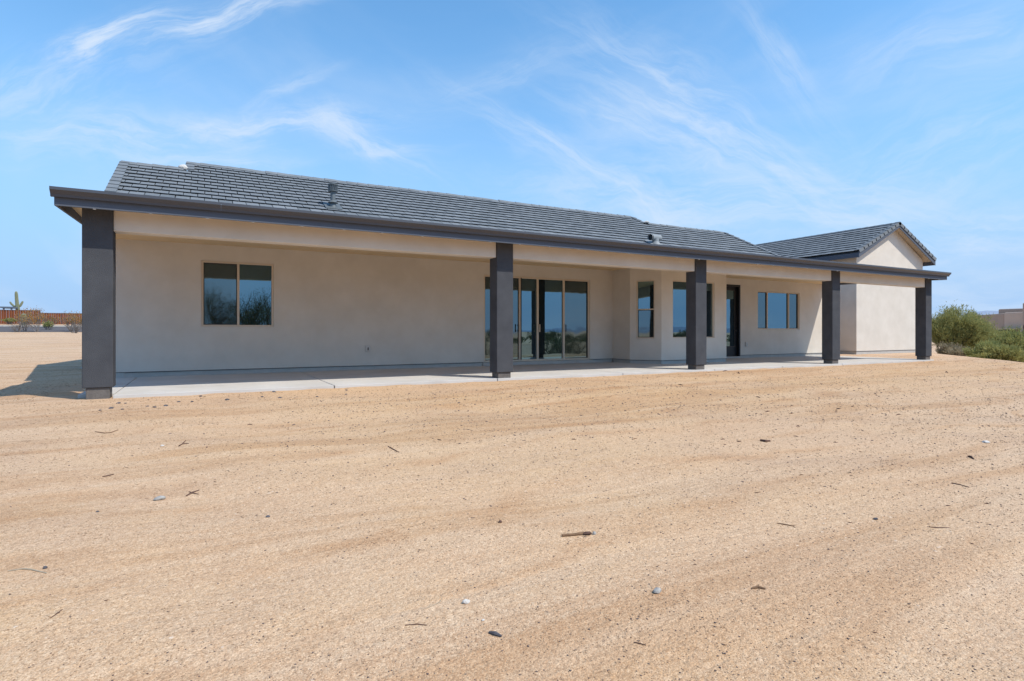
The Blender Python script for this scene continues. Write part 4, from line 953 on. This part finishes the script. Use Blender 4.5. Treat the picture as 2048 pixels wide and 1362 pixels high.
p, t = gp(1173, 1070); o_ = lump('bark_end', (0, 0, 0), (11*t/F, 4.5*t/F, 4.5*t/F), M['redbark'], None, 44); o_.location = p+Vector((0, 0, 3.5*t/F)); o_.rotation_euler = (0, 0, -YAW); o_.parent = st; o_.matrix_parent_inverse = wpos(st).inverted()
stick([(15, 1143), (45, 1139), (62, 1140), (94, 1147)], [1, 1.6, 1.6, 1], 'palewood', 'long pale curved twig at the left edge of the foreground')
stick([(372, 993), (385, 986), (398, 981)], [1.2, 1.5, 1], 'redbark', 'dark forked twig beside the flat grey-white stone', [([(378, 984), (386, 987), (397, 989)], [.8, 1.1, .7])])
stick([(100, 1237), (114, 1228), (125, 1219)], [.8, 1, .7], 'redbark', 'thin dark diagonal twig in the lower left foreground')
stick([(810, 1251), (835, 1249), (853, 1251)], [.8, 1, .8], 'redbark', 'thin straight brown twig left of the dark bark chip')
stick([(978, 1266), (990, 1270), (1003, 1274)], [2, 4, 2], 'darkstone', 'thick dark bark chip near the bottom centre', name='bark_chip', cat='bark chip')
stick([(1521, 882), (1530, 884), (1540, 883)], [2, 2.6, 1.6], 'redbark', 'dark stubby bark chip right of centre in mid yard', name='bark_chip', cat='bark chip')
stick([(1503, 1178), (1516, 1176), (1531, 1179)], [1.5, 2.8, 1.5], 'wood', 'rust-brown curled bark piece in the right foreground', name='bark_chip', cat='bark chip')
stick([(1903, 967), (1920, 970), (1938, 975)], [1.2, 1, .7], 'redbark', 'thin dark straight twig towards the right edge')
stick([(1554, 1047), (1570, 1050), (1588, 1053)], [.8, 1.4, .8], 'wood', 'slim brown twig in the gravelly right foreground')
stick([(190, 864), (210, 867), (222, 866), (236, 860)], [.8, 1, 1, .6], 'wood', 'thin curved twig on the sand below the first column')
stick([(205, 954), (217, 952), (228, 949)], [1, 1.2, .8], 'redbark', 'short reddish twig on the left sand')
stick([(358, 893), (364, 889), (372, 881)], [1.3, 1, .7], 'redbark', 'small upright dark twig on the sand in front of the left window', [([(364, 889), (370, 888), (377, 887)], [1, 1, .6])])
stick([(1936, 914), (1942, 915), (1948, 919)], [1.6, 2.2, 1], 'redbark', 'small curled dark bark piece near the right edge', name='bark_chip', cat='bark chip')
stick([(850, 1218), (880, 1205), (884, 1196)], [.5, .7, .5], 'palewood', 'very thin straw left of the white angular stone')
stick([(1854, 1054), (1875, 1056), (1899, 1056)], [.6, 1, .6], 'redbark', 'flat dark sliver in the right foreground')
stick([(1268, 1285), (1280, 1288), (1292, 1291)], [.8, 1.3, .8], 'redbark', 'dark sliver of bark at the bottom, right of centre')
stick([(776, 893), (786, 899), (798, 905)], [.7, 1, .7], 'redbark', 'thin dark twig in the middle of the open sand')
ch = [(1361, 770), (1583, 827), (1516, 795), (1446, 879), (1450, 890), (1478, 883), (1592, 873), (1705, 813), (1797, 830), (1596, 853), (1721, 904), (1677, 817), (1671, 885), (1535, 823), (1602, 950), (1785, 929), (1865, 925), (1896, 1011), (1270, 878), (1148, 879), (879, 880), (1450, 742), (1477, 747), (1944, 1087), (1974, 1008), (1515, 985), (1893, 745), (1700, 1045), (585, 1161), (212, 1201), (1390, 1130), (1660, 1190), (1820, 1215), (1750, 1265), (1450, 1290), (1890, 1310), (680, 1320), (295, 1348), (840, 1100), (700, 880), (500, 850)]
for i, (a_, c_) in enumerate(ch):
    r = random.Random(i); an = r.uniform(-.5, .5); L_ = r.uniform(2.2, 5.5); dx, dy = L_*math.cos(an), L_*math.sin(an)*.5
    stick([(a_-dx, c_-dy), (a_, c_+r.uniform(-1, 1)), (a_+dx, c_+dy)], [.5, r.uniform(.8, 1.3), .4], r.choice(['redbark', 'wood', 'redbark']), 'tiny wood chip on the sand '+(('near the patio' if c_ < 860 else 'in the middle of the yard' if c_ < 1080 else 'in the foreground')+(', left part' if a_ < 760 else ', central part' if a_ < 1400 else ', right part')), name='wood_chip', cat='wood chip', group='small wood chips strewn over the yard')
